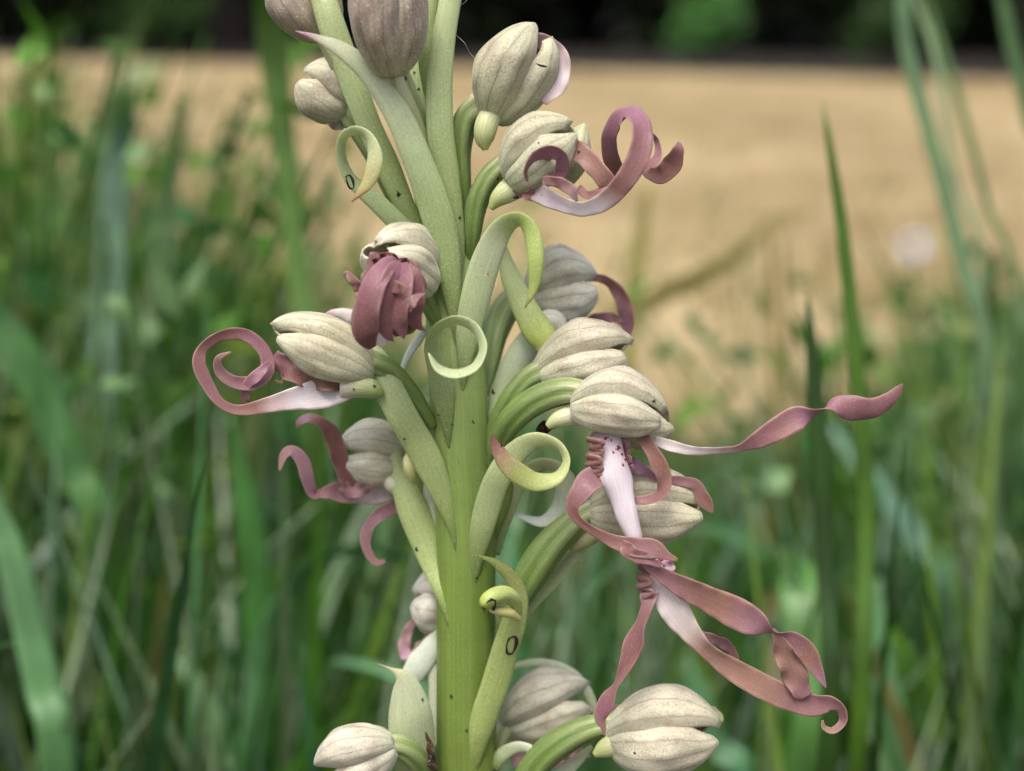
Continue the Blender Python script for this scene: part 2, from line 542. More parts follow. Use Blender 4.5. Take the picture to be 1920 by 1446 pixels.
BR = [(0, '#96a767'), (0.5, '#b2bd8c'), (0.9, '#b9bf96'), (1, '#b08a86')]
BRG = [(0, '#8da05c'), (0.6, '#a9b67c'), (1, '#b3ba80')]
BRP = [(0, '#b4bf8e'), (0.5, '#ccd2ae'), (1, '#c9cca6')]
bracts = [
    # long arching bract with a pink tip
    ([(858, 660, -3.4, 3, 0), (852, 590, -3.9, 24, 0), (844, 520, -4.3, 44, 0), (833, 455, -4.7, 56, 0), (818, 400, -5.2, 60, 0), (793, 325, -6, 58, 5), (763, 248, -6.5, 56, 8), (730, 185, -7, 50, 12), (690, 132, -7.5, 42, 18), (640, 92, -8, 33, 25), (595, 71, -8.5, 17, 30), (553, 58, -9, 2, 30)],
     [(0, '#8c9d56'), (0.4, '#9fae76'), (0.75, '#bcc59d'), (0.92, '#b9bd9a'), (0.97, '#a77f8c'), (1, '#936a80')], 0.25, None),
    # loop bract upper left
    ([(760, 432, -2, 36, 0), (705, 378, -3, 34, 5), (660, 338, -4, 30, 35), (641, 295, -5, 30, 55), (645, 260, -6, 32, 62), (668, 247, -7, 34, 66), (692, 262, -8, 34, 55), (702, 302, -9, 34, 25), (690, 342, -9, 24, 15), (659, 379, -9, 2, 15)],
     [(0, '#a3b07a'), (0.7, '#b7c08f'), (0.92, '#b0a56a'), (1, '#a56b55')], 0.2, 'curled_bract'),
    # broad bract running up the right of the stem
    ([(862, 540, -2.9, 3, 0), (856, 470, -3.2, 32, 0), (848, 405, -3.5, 44, 0), (838, 335, -4.0, 50, 0), (826, 250, -4.5, 50, 0), (824, 160, -4.5, 48, 0), (831, 80, -4.5, 46, 5), (843, 10, -4.0, 44, 10), (853, -60, -3, 46, 10), (862, -150, 0, 6, 0)],
     [(0, '#8fa158'), (0.4, '#a3b178'), (1, '#b8c093')], 0.3, None),
    # narrow inner bract top
    ([(828, 250, -2.5, 20, 0), (806, 150, -3, 34, 0), (800, 60, -3, 36, 0), (806, -20, -3, 34, 0), (810, -120, -3, 6, 0)], BRG, 0.4, None),
    # strip behind the long bract, upper left
    ([(786, 450, -1, 34, 0), (735, 330, -1.5, 44, 0), (690, 230, -1.5, 48, 0), (648, 120, -1.5, 50, 0), (616, 30, -1.5, 50, 0), (596, -50, 0, 44, 0), (580, -150, 0, 6, 0)],
     [(0, '#8b9c58'), (0.5, '#a5b17c'), (1, '#a0a570')], 0.3, None),
    # sliver under the tip of the long bract
    ([(628, 130, -1, 14, 0), (606, 92, -2.5, 9, 0), (589, 67, -4, 1, 0)], [(0, '#b9c19a'), (1, '#b49f88')], 0.0, None),
    # bract arching over on the right of the stem
    ([(866, 740, -3.4, 3, 0), (871, 680, -3.9, 26, 0), (878, 625, -4.2, 46, 0), (888, 574, -4.6, 56, 0), (901, 522, -5.1, 56, 0), (920, 468, -6, 52, 0), (944, 426, -7, 46, 20), (972, 413, -8, 40, 45), (996, 438, -9, 34, 28), (1004, 490, -10, 30, 14), (1000, 540, -10, 20, 10), (984, 578, -10, 2, 10)],
     [(0, '#9bab6c'), (0.35, '#afbb8b'), (0.55, '#b9c299'), (0.7, '#9fae5f'), (0.95, '#97a457'), (1, '#92804a')], 0.2, None),
    # ring curl in front of the stem
    ([(842, 840, -3.4, 3, 0), (837, 785, -3.8, 28, 0), (830, 735, -4.4, 44, 0), (820, 690, -5.6, 42, 22), (809, 650, -7, 40, 56), (822, 617, -9, 40, 64), (855, 603, -11, 40, 64), (888, 617, -13, 40, 64), (904, 652, -15, 38, 64), (890, 686, -16, 36, 62), (855, 700, -17, 34, 62), (822, 690, -17, 26, 60), (803, 662, -17, 3, 60)],
     [(0, '#8f9c58'), (0.3, '#a3b07a'), (0.7, '#b2bd8c'), (1, '#b2bb8c')], 0.12, 'curled_bract'),
    # straight strap on the left
    ([(684, 632, -3, 22, 0), (700, 668, -4.5, 46, 0), (722, 715, -5.2, 56, 0), (752, 775, -5.2, 58, 0), (785, 832, -4.2, 58, 0), (812, 885, -3.9, 52, 0), (834, 940, -3.6, 36, 0), (848, 990, -3.5, 18, 0), (856, 1040, -3.4, 3, 0)],
     [(0, '#b2bb8c'), (0.4, '#a6b276'), (1, '#95a55c')], 0.25, None),
    # thin pale strip behind it
    ([(748, 705, 2, 4, 0), (765, 668, 2, 14, 0), (790, 630, 2, 16, 0), (812, 600, 2, 10, 0)], [(0, '#c9d0c0'), (1, '#c5cebb')], 0.1, None),
    # ragged bract hanging on the left of the stem
    ([(733, 770, 3, 3, 0), (737, 820, 2.5, 18, 0), (745, 880, 2, 34, 0), (768, 940, 1, 54, 0), (792, 1000, 0.5, 58, 0), (814, 1060, -0.5, 48, 0), (834, 1120, -2.4, 30, 0), (846, 1190, -3.2, 3, 0)],
     [(0, '#b9c28c'), (0.5, '#a7b574'), (1, '#9fae62')], 0.3, None),
    # loop with a red tip, right of the stem
    ([(888, 1110, -3.3, 3, 0), (893, 1050, -3.8, 26, 0), (903, 995, -4.2, 44, 0), (916, 945, -4.7, 50, 0), (933, 898, -5.5, 50, 0), (958, 858, -6, 46, 0), (1000, 828, -7, 38, 30), (1042, 834, -8, 32, 58), (1060, 862, -9, 30, 64), (1044, 893, -10, 34, 45), (1003, 902, -11, 38, 15), (962, 880, -12, 38, 5), (936, 848, -12, 26, 5), (921, 814, -12, 2, 5)],
     [(0, '#97a764'), (0.3, '#a9b67e'), (0.6, '#bac288'), (0.85, '#a9b167'), (0.95, '#9c7360'), (1, '#7c4046')], 0.2, 'curled_bract'),
    # paler loop behind
    ([(930, 1040, 2.5, 16, 0), (948, 960, 2, 34, 0), (972, 905, 1.5, 34, 10), (1010, 872, 1, 30, 40), (1048, 880, 0, 34, 50), (1062, 915, 0, 44, 20), (1048, 952, 1, 36, 20), (1014, 976, 2, 30, 50), (964, 964, 3, 6, 60)],
     [(0, '#a7b47a'), (0.5, '#c2ca98'), (0.85, '#d2d8bd'), (1, '#dfe2d4')], 0.2, 'curled_bract'),
    # bract with nibbled end, low on the stem
    ([(882, 1490, -3.3, 3, 0), (888, 1430, -3.8, 26, 0), (898, 1378, -4.2, 42, 0), (912, 1330, -4.7, 50, 0), (932, 1275, -5.5, 52, 0), (948, 1215, -6.3, 50, 0), (964, 1165, -7, 46, 0), (972, 1120, -7.5, 38, 10), (958, 1082, -8, 28, 15), (930, 1056, -8.5, 18, 20), (894, 1041, -9, 2, 20)],
     [(0, '#93a255'), (0.4, '#a0ae66'), (0.75, '#a5b06a'), (0.9, '#a49a5e'), (1, '#a58d63')], 0.3, None),
    # big pointed bract bottom left
    ([(790, 1560, -3, 30, 0), (782, 1480, -4, 66, 0), (775, 1410, -5, 82, 0), (770, 1350, -6, 84, 0), (765, 1305, -6.3, 64, 0), (757, 1272, -6.5, 34, 0), (738, 1257, -6.5, 9, 0), (707, 1244, -6.5, 2, 0)],
     [(0, '#98a768'), (0.5, '#b6c08e'), (0.8, '#c3cb9f'), (0.93, '#b3b285'), (1, '#8c7c62')], 0.35, None),
    # pale bract beside it, leaning to the stem
    ([(757, 1300, 2, 30, 0), (780, 1255, 2, 46, 0), (808, 1215, 2.5, 42, 0), (832, 1175, 3, 10, 0)], [(0, '#c4cdae'), (1, '#cfd5ba')], 0.3, None),
    ([(815, 1400, 2.5, 20, 0), (822, 1330, 2.5, 34, 0), (818, 1270, 2.5, 30, 0), (806, 1235, 2.5, 8, 0)], BRP, 0.3, None),
    # thin arch lower right
    ([(940, 1260, 3, 8, 0), (972, 1247, 5, 12, 0), (1020, 1243, 6, 16, 10), (1070, 1262, 6, 20, 20), (1103, 1302, 6, 20, 20), (1120, 1350, 6, 8, 10)], [(0, '#aebb84'), (0.5, '#c6cfa8'), (1, '#b7c293')], 0.2, None),
    ([(925, 1440, -2, 24, 0), (942, 1415, -2, 26, 0), (972, 1401, -3, 22, 30), (1000, 1408, -4, 16, 30), (1016, 1428, -4, 4, 20)], [(0, '#a4b377'), (0.6, '#c5cda6'), (1, '#d5dabd')], 0.2, None),
    # translucent twisted bract over the upper right flower stalk
    ([(944, 452, 1, 3, 0), (953, 505, 0.5, 32, 0), (975, 560, 0, 46, 0), (1003, 612, -0.5, 54, 0), (1022, 645, -1, 50, 20), (1020, 682, -1, 12, 30)], [(0, '#bac594'), (0.5, '#b1bd7f'), (0.8, '#a9b45a'), (1, '#aeb768')], 0.3, None),
    # pale strip between the stem and the upper right flowers
    ([(1010, 615, 3, 44, 0), (975, 668, 2.5, 52, 0), (945, 720, 2, 38, 0), (915, 790, 1.2, 10, 0)], [(0, '#c3ccab'), (1, '#a9b780')], 0.3, None),
    # pale strap below the long lower right stalk
    ([(1118, 985, -1, 6, 0), (1085, 1030, -1, 22, 20), (1040, 1085, -1, 26, 20), (990, 1140, -1, 24, 10), (950, 1200, -0.5, 8, 0)], [(0, '#b6c190'), (1, '#a5b274')], 0.2, None),
    ([(1110, 1400, -3, 8, 0), (1080, 1428, -3, 22, 10), (1030, 1470, -3, 28, 0), (980, 1530, -2, 10, 0)], BRP, 0.2, None),
    # green flank strip beside the red-tipped loop
    ([(925, 1010, 1, 14, 0), (940, 950, 1, 30, 0), (950, 895, 1.5, 28, 0), (960, 850, 2, 8, 0)], [(0, '#6d8236'), (1, '#7f9443')], 0.2, None),
    # behind-left pale sheath
    ([(842, 1010, 1, 10, 0), (815, 970, 1.5, 34, 0), (808, 920, 2, 30, 0), (806, 880, 2, 6, 0)], BRP, 0.2, None),
]
for rows, colr, cup, nm in bracts:
    v, f, c, tv, sv = ribbon(rows, across=13, cup=cup, thick=0.26, colr=colr, irr=0.025)
    c = np.clip(c * np.array([0.99, 1.05, 1.22]), 0, 1)
    for end, tt in ((rows[0], tv), (rows[-1], 1 - tv)):
        sx = np.interp(end[1], [0, 320, 420, 520, 620, 720, 850, 1000, 1420], [788, 815, 836, 846, 852, 859, 864, 873, 876])
        if end[1] > 380 and abs(end[0] - sx) < 50:         # this end grows out of the stem
            sc = grad([(0, '#9aab7c'), (500, '#869a68'), (680, '#788c54'), (850, '#708748'), (1080, '#637a36'), (1400, '#5c7030')], np.array([float(end[1])]))[0]
            k = np.clip(1 - tt / 0.24, 0, 1)[:, None] ** 0.8
            c = c * (1 - k) + sc * k
    add(nm or 'bract', (v, f, c, tv, sv), M_BRACT)

PALE = [(0, '#c3c6a0'), (0.25, '#bdb695'), (0.6, '#b5a88c'), (0.85, '#bdb591'), (1, '#c8c49c')]
MAUVE = [(0, '#adaf82'), (0.15, '#9a8d74'), (0.5, '#8e7c70'), (0.8, '#8a7a6c'), (1, '#968a72')]
GREENISH = [(0, '#b2b88c'), (0.3, '#a8a580'), (0.6, '#a29776'), (0.9, '#b3ad86'), (1, '#c4c29a')]
WHITEISH = [(0, '#cfd0b4'), (0.4, '#d4cdb8'), (0.8, '#dcd7c6'), (1, '#e4e1d2')]
OV = [(0, '#65803c'), (0.5, '#698444'), (0.82, '#869a62'), (1, '#b9c096')]
OVP = [(0, '#8ba056'), (0.5, '#a7b575'), (1, '#c9cfab')]

def tone(h):
    """a slightly browner, duller version of a pink"""
    r, g, b = (int(h[i:i + 2], 16) for i in (1, 3, 5))
    m = (r + g + b) / 3
    k = 0.92
    w = 0.90 if m < 170 else 1.02
    r, g, b = (m + (r - m) * k) * w, (m + (g - m) * k) * w, (m + (b - m) * k) * (w + 0.03)
    return '#%02x%02x%02x' % tuple(int(max(0, min(255, q))) for q in (r, g, b))

def zigzag(x0, y0, x1, y1, amp, k, d):
    """rows of a strap folded to and fro like a crumpled frill"""
    rows = []
    for i in range(2 * k + 1):
        t = i / (2 * k)
        sgn = 1 if i % 2 else -1
        rows.append((x0 + (x1 - x0) * t + sgn * amp * (0.8 + 0.3 * math.sin(i * 2.3)), y0 + (y1 - y0) * t, d - 0.4 * sgn, 13 + 3 * math.sin(i * 1.7), 35))
    return rows

def flower(label, ovary, hoods, lips=(), spur=None, ov_col=OV, ribs=5, twist=0.6):
    """part: the flower (its ribbed stalk-like ovary); sub-parts: sepals, lip lobes, spur"""
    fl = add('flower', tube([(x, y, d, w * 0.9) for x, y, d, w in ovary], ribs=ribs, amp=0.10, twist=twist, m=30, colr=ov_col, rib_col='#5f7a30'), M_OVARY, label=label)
    for h in hoods:
        hood(fl, **h)
    for nm, rows, colr, kw in lips:
        k = dict(across=13, cup=0.25, thick=0.15, edge_col='#c3aaa2', irr=0.07, crimp=0.05)
        k.update(kw)
        k['cup'] = k.pop('vex') if 'vex' in k else -0.45 * k['cup']
        colr = [(a, tone(h)) for a, h in colr]
        add(nm, ribbon(rows, colr=colr, **k), M_LIP, fl)
    if spur:
        rows, colr = spur
        v, f, c, tv, sv = tube(rows, colr=colr, m=18)
        add('spur', (v, f, c * np.array([0.74, 0.76, 0.78]), tv, sv), M_OVARY, fl)
    return fl

def hood(fl, base, tip, width, up=(0, -1), roll=0.0, closed=False, colr=PALE, mat=None, seed=1, droop=0.0, bulge=0.36, lat=(90, 58), dors=50, depth=0.9, parts='dln', nose=0.1, flare=0.0, far_col=None, tipk=1.0, u_lat=1.0, u_dor=1.0, bases=1.0):
    mat = mat or M_SEPAL
    B, T = P(*base), P(*tip)
    L = np.linalg.norm(T - B)
    A = norm(T - B)
    s = mpp((B + T) / 2)
    upv = RT * up[0] - UP * up[1]
    upv = norm(upv - A * upv.dot(A))
    V = norm((B + T) / 2 - CAMP)
    toward = norm(-V - A * (-V).dot(A))
    c = np.cross(A, upv)
    sgn = 1 if c.dot(toward) > 0 else -1
    upv = rot_about(upv, A, R(roll) * sgn)
    near = 1 if np.cross(A, upv).dot(toward) > 0 else -1
    H = width * s / 2
    W = H * depth
    if closed:
        spec = [('d', 0, 66, 'dorsal_sepal'), ('n', 118 * near, 64, 'lateral_sepal'), ('l', -118 * near, 64, 'lateral_sepal')]
    else:
        spec = [('d', 0, dors, 'dorsal_sepal'), ('n', lat[0] * near, lat[1], 'lateral_sepal'), ('l', -lat[0] * near, lat[1], 'lateral_sepal')]
    for k, thc, thh, nm in spec:
        if k not in parts:
            continue
        add(nm, sepal(B, A, upv, L, H, W, R(thc), R(thh), far_col if (k == 'l' and far_col) else colr, bulge=bulge, droop=droop,
                      r0=1.05 if k == 'd' else (0.97 if k == 'l' else 1.0), seed=seed * 7 + ord(k), nose=nose if k == 'd' else nose * 0.6, flare=flare, tip=tipk, hump=0.06 + 0.14 * ((seed * 37) % 10) / 10 if k == 'd' else 0.03 * ((seed * 13) % 5 - 2), rimk=0.05 if k == 'd' else 0.10, pale=0.14 if mat is M_BUD else 0.40,
                      u1=u_dor if k == 'd' else u_lat * (0.90 + 0.08 * ((seed * 29 + ord(k)) % 7) / 7)), mat, fl, solid=0.28)

PK = '#a4777a'; BRN = '#96685f'; MV = '#a9798a'; WH = '#d9d0d0'; PW = '#cdb4ba'; TAN = '#a27a68'

# top bud, mauve
flower('plump mauve bud at the top of the spike', [(835, 430, -1, 30), (805, 330, -1.5, 50), (775, 240, -3, 62), (750, 170, -5, 64), (737, 120, -7, 46)],
       [dict(base=(736, 143, -7), tip=(722, -90, -10), width=138, closed=True, colr=MAUVE, mat=M_BUD, seed=3, roll=60, bulge=0.36, up=(-1, 0))], ov_col=OVP)
# bud at the upper left edge
flower('mauve bud partly behind the leftmost top bract', [(690, 260, 4, 24), (655, 160, 4, 40), (615, 70, 4, 46)],
       [dict(base=(612, 75, 4), tip=(545, -80, 4), width=120, closed=True, colr=MAUVE, mat=M_BUD, seed=4, up=(-1, 0), roll=30)], ov_col=OVP)
# shrivelled small bud
flower('small shrivelled bud with brown blotches', [(760, 420, 2, 26), (722, 330, 2, 38), (690, 270, 2, 42), (655, 215, 2, 48), (640, 195, 2, 40)],
       [dict(base=(655, 212, 2), tip=(566, 140, 2), width=108, closed=True, colr=[(0, '#b9b79c'), (0.45, '#8d7a5e'), (0.75, '#b5ae90'), (1, '#cfcbb0')], seed=12, roll=25, bulge=0.42)],
       lips=[('lip', [(610, 175, 1, 30), (612, 205, 1, 34), (628, 228, 1.5, 30), (645, 240, 2, 8)], [(0, '#8d7c66'), (0.5, '#aaa294'), (1, '#a9a892')], dict(ruffle=0.15))])
# upper right bud with the pale lip folded over
flower('olive bud at upper right with a pale pink edge curling over', [(872, 420, -0.5, 24), (863, 350, -1, 44), (860, 280, -1, 50), (874, 225, -1, 54), (905, 195, -1.5, 62)],
       [dict(base=(922, 228, -2), tip=(1012, 48, -3), width=138, closed=True, colr=GREENISH, seed=8, up=(-1, -0.6), roll=58, bulge=0.36, nose=0.0)],
       lips=[('lip', [(1000, 72, -3, 22, 10), (1026, 84, -3, 38, 10), (1045, 114, -3, 48, 5), (1042, 156, -3.5, 44, 5), (1020, 194, -4, 12, 0)], [(0, '#b58f98'), (0.4, '#d8c4c8'), (0.8, '#dccdcd'), (1, '#b89aa0')], dict(cup=0.5))],
       spur=([(925, 205, -3, 40), (912, 235, -4, 44), (908, 262, -4, 36), (910, 282, -4, 10)], [(0, '#c7cba8'), (1, '#b7c27d')]))
# open flower upper right, pink curls
flower('open flower at upper right with looped pink lip', [(878, 500, -1, 22), (884, 440, -2, 38), (893, 385, -2.5, 44), (915, 335, -3, 44), (955, 300, -3, 46)],
       [dict(base=(955, 345, -5), tip=(1082, 243, -7), width=132, up=(-0.5, -1), roll=22, colr=GREENISH, seed=15, bulge=0.36, lat=(92, 54), far_col=[(0, '#9a9a66'), (0.6, '#a9a272'), (1, '#c9c48c')]),
        dict(base=(1052, 350, 2), tip=(1098, 232, 0), width=84, up=(-1, 0), roll=75, parts='d', dors=80, colr=[(0, '#96985e'), (0.6, '#a49d6c'), (1, '#c6c18a')], seed=16)],
       lips=[('lip', [(985, 338, -6, 30, 10), (1012, 362, -8, 38, 10), (1052, 382, -9, 34, 15), (1092, 392, -10, 30, 15), (1135, 376, -11, 34, 5), (1174, 335, -12, 40, 0), (1200, 285, -12, 44, 5), (1203, 238, -11, 44, 30), (1186, 214, -9, 40, 58), (1160, 222, -7, 38, 58), (1143, 262, -5, 34, 25), (1152, 312, -3, 32, 10), (1180, 330, -1, 26, 20), (1206, 300, 0.5, 10, 20)],
              [(0, '#b08a8a'), (0.1, '#d5c6ca'), (0.26, '#d8cccf'), (0.34, '#9c7068'), (0.5, '#97686c'), (0.6, '#ab7a90'), (0.72, '#a9788a'), (0.85, '#996b66'), (1, '#9c6f6c')], dict(cup=0.3, across=11)),
             ('lip_tip', [(1213, 246, 0, 10, 40), (1231, 262, 0, 16, 50), (1233, 292, -1, 20, 30), (1214, 320, -3, 22, 20), (1238, 328, -5, 34, 0), (1260, 308, -6, 36, 0), (1271, 282, -7, 26, 0), (1273, 266, -7, 6, 0)], [(0, '#ab7b8b'), (0.5, '#9b6e68'), (0.8, '#a4776e'), (1, '#b08488')], dict(cup=0.35)),
             ('lip_lobe', [(1046, 258, -6, 14, 0), (1070, 274, -8, 32, 0), (1100, 297, -9, 38, 0), (1126, 326, -10, 38, 0), (1142, 350, -10, 30, 20), (1126, 362, -10, 22, 40), (1102, 366, -9, 18, 30), (1084, 352, -8, 16, 0)], [(0, '#8b6156'), (0.4, '#a47a6e'), (0.75, '#a0746c'), (1, '#9a6c70')], dict(cup=0.3)),
             ('lip_lobe', [(1012, 350, -8, 20, 0), (1000, 325, -9, 36, 10), (1012, 298, -10, 40, 20), (1034, 284, -11, 36, 45), (1054, 296, -11, 30, 40), (1052, 322, -10, 26, 20), (1034, 338, -9, 12, 20)], [(0, '#9c6c68'), (0.4, '#a87b8a'), (0.6, '#a4748a'), (1, '#8c5a60')], dict(cup=0.3)),
             ('lip_lobe', [(1018, 338, -10, 14, 0), (1045, 342, -11, 24, 20), (1070, 356, -12, 20, 10), (1082, 378, -12, 6, 0)], [(0, '#a4767c'), (0.7, '#a5807e'), (1, '#8f8284')], {}),
             ('lip_edge', [(970, 352, -6, 18, 0), (982, 362, -7, 26, 0), (1000, 366, -7.5, 22, 0), (1018, 360, -8, 8, 0)], [(0, '#94706a'), (1, '#a47a74')], dict(ruffle=0.5, ruffle_k=2))],
       spur=([(985, 345, -5, 36), (958, 356, -5, 44), (935, 372, -5, 34), (920, 392, -5, 10)], [(0, '#d0cfbc'), (0.5, '#c2c99a'), (1, '#a9b86e')]))
# flower at left of the stem facing the viewer, crumpled lip
flower('flower left of the stem with a crumpled dusky pink lip', [(838, 640, -2, 20), (818, 600, -2.5, 30), (800, 560, -3, 40), (788, 530, -4, 44)],
       [dict(base=(800, 540, -3), tip=(700, 470, -10), width=140, up=(-0.2, -1), roll=22, colr=[(0, '#b6ae92'), (0.5, '#bdb296'), (0.9, '#c9c1a6'), (1, '#cdc6ad')], seed=21, bulge=0.42, lat=(86, 50))],
       lips=[('lip', [(728, 478, -9, 70, 0), (730, 520, -11.5, 118, 0), (732, 560, -13, 128, 0), (735, 600, -13, 112, 0), (738, 630, -12.5, 70, 0)], [(0, '#7c4a4c'), (0.4, '#8b5c60'), (0.8, '#8a5d5e'), (1, '#94686a')], dict(across=25, ruffle=0.10, ruffle_k=1.5, vex=0.25)),
             ('lip_lobe', [(744, 490, -12.5, 22, 0), (722, 502, -15, 42, 20), (700, 536, -16.5, 50, 26), (686, 586, -17, 54, 22), (686, 628, -16.5, 48, 12), (698, 652, -15, 18, 0)], [(0, '#ab7a90'), (0.3, '#9d6a78'), (0.6, '#87585a'), (1, '#8a5c5a')], dict(vex=0.08, irr=0.03)),
             ('lip_lobe', [(748, 492, -12.8, 20, 0), (738, 512, -15, 38, -24), (726, 550, -16.2, 44, -30), (720, 594, -16.2, 40, -26), (727, 626, -15.6, 22, -10), (738, 640, -15, 3, 0)], [(0, '#a37083'), (0.35, '#96646a'), (1, '#8b595c')], dict(vex=0.06, irr=0.03)),
             ('lip_lobe', [(754, 494, -12.8, 20, 0), (758, 516, -14.6, 36, 24), (752, 556, -15.8, 42, 30), (747, 596, -15.8, 38, 26), (754, 622, -15.3, 20, 10), (758, 636, -15, 2, 0)], [(0, '#a06d80'), (0.4, '#8f5f64'), (1, '#94666a')], dict(vex=0.06, irr=0.03)),
             ('lip_lobe', [(760, 498, -12.6, 20, 0), (776, 522, -14, 36, -26), (780, 560, -14.8, 40, -30), (776, 592, -14.8, 36, -22), (784, 610, -14.4, 18, 0), (797, 620, -14, 2, 0)], [(0, '#96646a'), (0.4, '#87545a'), (1, '#8f6062')], dict(vex=0.06, irr=0.03)),
             ('lip_tip', [(736, 536, -15.5, 20, 0), (748, 540, -16.6, 24, 20), (758, 543, -17, 14, 20), (766, 545, -17, 2, 0)], [(0, '#8c5a5e'), (1, '#b0887f')], dict(vex=-0.1)),
             ('lip_tip', [(758, 590, -15.6, 18, 0), (768, 570, -16.4, 24, -20), (782, 557, -16, 13, -20), (798, 550, -15.2, 2, 0)], [(0, '#8b595c'), (1, '#b48c84')], dict(vex=-0.1)),
             ('lip_base', [(735, 600, -12.5, 40, 0), (722, 622, -13, 40, 0), (708, 648, -13.5, 18, 0)], [(0, '#d5cccb'), (1, '#cfc0c0')], dict(cup=0.4)),
             ('lip_tip', [(676, 545, -12, 22, 0), (664, 528, -12.5, 18, 0), (650, 514, -12.5, 12, 0), (651, 524, -12, 4, 0)], [(0, '#8e5e5c'), (1, '#b39a8c')], {}),
             ('lip_edge', [(700, 492, -11, 14, 0), (724, 482, -12, 18, 0), (744, 490, -12.5, 20, 0), (768, 498, -12, 18, 0), (780, 516, -11.5, 8, 0)], [(0, '#7a3f3c'), (0.5, '#6d3835'), (1, '#8a5a52')], dict(ruffle=0.6, ruffle_k=5))])
# pale petal and green leaf behind the crumpled lip
add('petal', ribbon([(602, 594, 2, 3, 0), (625, 588, 2, 16, 0), (652, 592, 2, 26, 0), (680, 606, 2, 20, 0)], colr=[(0, '#a67a86'), (0.4, '#d0c6c8'), (1, '#d8d6d4')], cup=0.3), M_LIP, label='pale petal tip behind the crumpled lip')
# left flower with the big spiral
flower('left flower with a pink lip coiled into a spiral', [(812, 800, -2, 24), (775, 742, -3, 36), (735, 700, -4, 44), (700, 680, -5, 46), (668, 668, -5, 46)],
       [dict(base=(700, 705, -5), tip=(503, 622, -7), width=118, up=(0.2, -1), roll=18, colr=[(0, '#b5b990'), (0.3, '#b9b18f'), (0.7, '#bab08f'), (1, '#c6c79e')], seed=31, bulge=0.36, lat=(80, 56), nose=0.05)],
       lips=[('lip', [(700, 712, -5, 40, 0), (650, 722, -6, 52, 0), (600, 738, -7, 54, 0), (550, 748, -8, 46, 0), (500, 760, -8.5, 30, 10), (450, 769, -9, 21, 15), (414, 756, -9.5, 18, 15), (390, 722, -9.5, 22, 10), (373, 678, -9.5, 25, 10), (390, 644, -8.5, 24, 20), (430, 626, -7.5, 24, 10), (468, 632, -7, 25, 0), (497, 662, -7, 25, 0), (500, 696, -7.5, 26, 10), (474, 718, -8.5, 26, 20), (438, 716, -9.5, 24, 10), (412, 696, -10, 21, 0), (410, 672, -10.5, 13, 0), (433, 660, -10.5, 3, 0)],
              [(0, '#b9bf92'), (0.06, '#d2c8c4'), (0.2, '#dcd4d6'), (0.27, '#c4aaa6'), (0.31, '#a07468'), (0.45, '#9c6e74'), (0.58, '#a87a70'), (0.7, '#9d6d78'), (0.85, '#a2737e'), (1, '#b49088')], dict(across=11, cup=0.3)),
             ('lip_edge', [(512, 668, -6, 30, 0), (540, 690, -7, 44, 0), (580, 706, -7.5, 46, 0), (620, 718, -7, 34, 0), (650, 724, -6, 8, 0)], [(0, '#9c6d7c'), (0.4, '#96685e'), (0.75, '#a17c62'), (1, '#8b6250')], dict(ruffle=0.28, ruffle_k=2.5, cup=0.2, across=13)),
             ('lip_lobe', [(506, 680, -8, 10, 0), (482, 704, -9, 22, 10), (462, 724, -9, 18, 10), (460, 750, -8.5, 14, 0), (468, 756, -8, 6, 0)], [(0, '#a4758a'), (0.5, '#a27683'), (1, '#a77e74')], dict(cup=0.4)),
             ('column', [(505, 704, -6.5, 3, 0), (520, 716, -7, 5, 0), (532, 714, -7, 5, 0), (530, 700, -7, 3, 0)], [(0, '#8e8344'), (1, '#7c4c2c')], {})],
       spur=([(640, 722, -6, 50), (675, 722, -6, 48), (702, 732, -6, 34), (717, 740, -6, 12)], [(0, '#d2c9c2'), (0.4, '#bcc394'), (1, '#93a85c')]))
# round flower behind, right of the stem
flower('soft round flower behind, right of the stem', [(905, 740, 3, 26), (915, 680, 4, 46), (928, 620, 6, 56), (955, 572, 8, 58), (1000, 545, 10, 56)],
       [dict(base=(985, 560, 9), tip=(1118, 530, 10), width=138, up=(-0.1, -1), roll=42, colr=WHITEISH, seed=41, bulge=0.42, lat=(84, 52), depth=1.0)],
       lips=[('lip', [(1100, 520, 9, 12, 10), (1132, 524, 9, 18, 20), (1158, 546, 9, 26, 10), (1174, 586, 9, 28, 0), (1176, 622, 9, 20, 0), (1166, 640, 9, 8, 0)], [(0, '#a77c88'), (0.3, '#8f625c'), (0.8, '#936672'), (1, '#98707c')], {}),
             ('lip_lobe', [(1090, 612, 10, 16, 0), (1120, 600, 10, 26, 0), (1150, 596, 9.5, 20, 0), (1164, 606, 9, 8, 0)], [(0, '#9a7078'), (1, '#96666e')], {})],
       spur=([(1002, 640, 4, 30), (1018, 612, 4, 46), (1036, 604, 4, 48), (1050, 622, 4, 36), (1052, 645, 4, 14)], [(0, '#cdd0b8'), (1, '#e0e0d4')]), ov_col=[(0, '#86a05c'), (0.6, '#8ea66a'), (1, '#c4cba8')])
# hood just above the big right flower
flower('hooded flower tucked just above the big dangling one', [(915, 850, -1, 22), (932, 800, -1.5, 38), (955, 755, -2, 46), (990, 712, -2.5, 48), (1035, 690, -3, 56)],
       [dict(base=(1005, 708, -2), tip=(1188, 652, -3), width=126, up=(-0.1, -1), roll=30, colr=[(0, '#c2c39e'), (0.3, '#b3a78b'), (0.7, '#b5a38e'), (1, '#c3bd98')], seed=51, bulge=0.36)],
       lips=[('petal', [(1130, 622, 1, 16, 0), (1150, 616, 1, 22, 0), (1164, 628, 1, 16, 0), (1166, 642, 1, 5, 0)], [(0, '#c9c9ac'), (1, '#b3b47e')], {})])
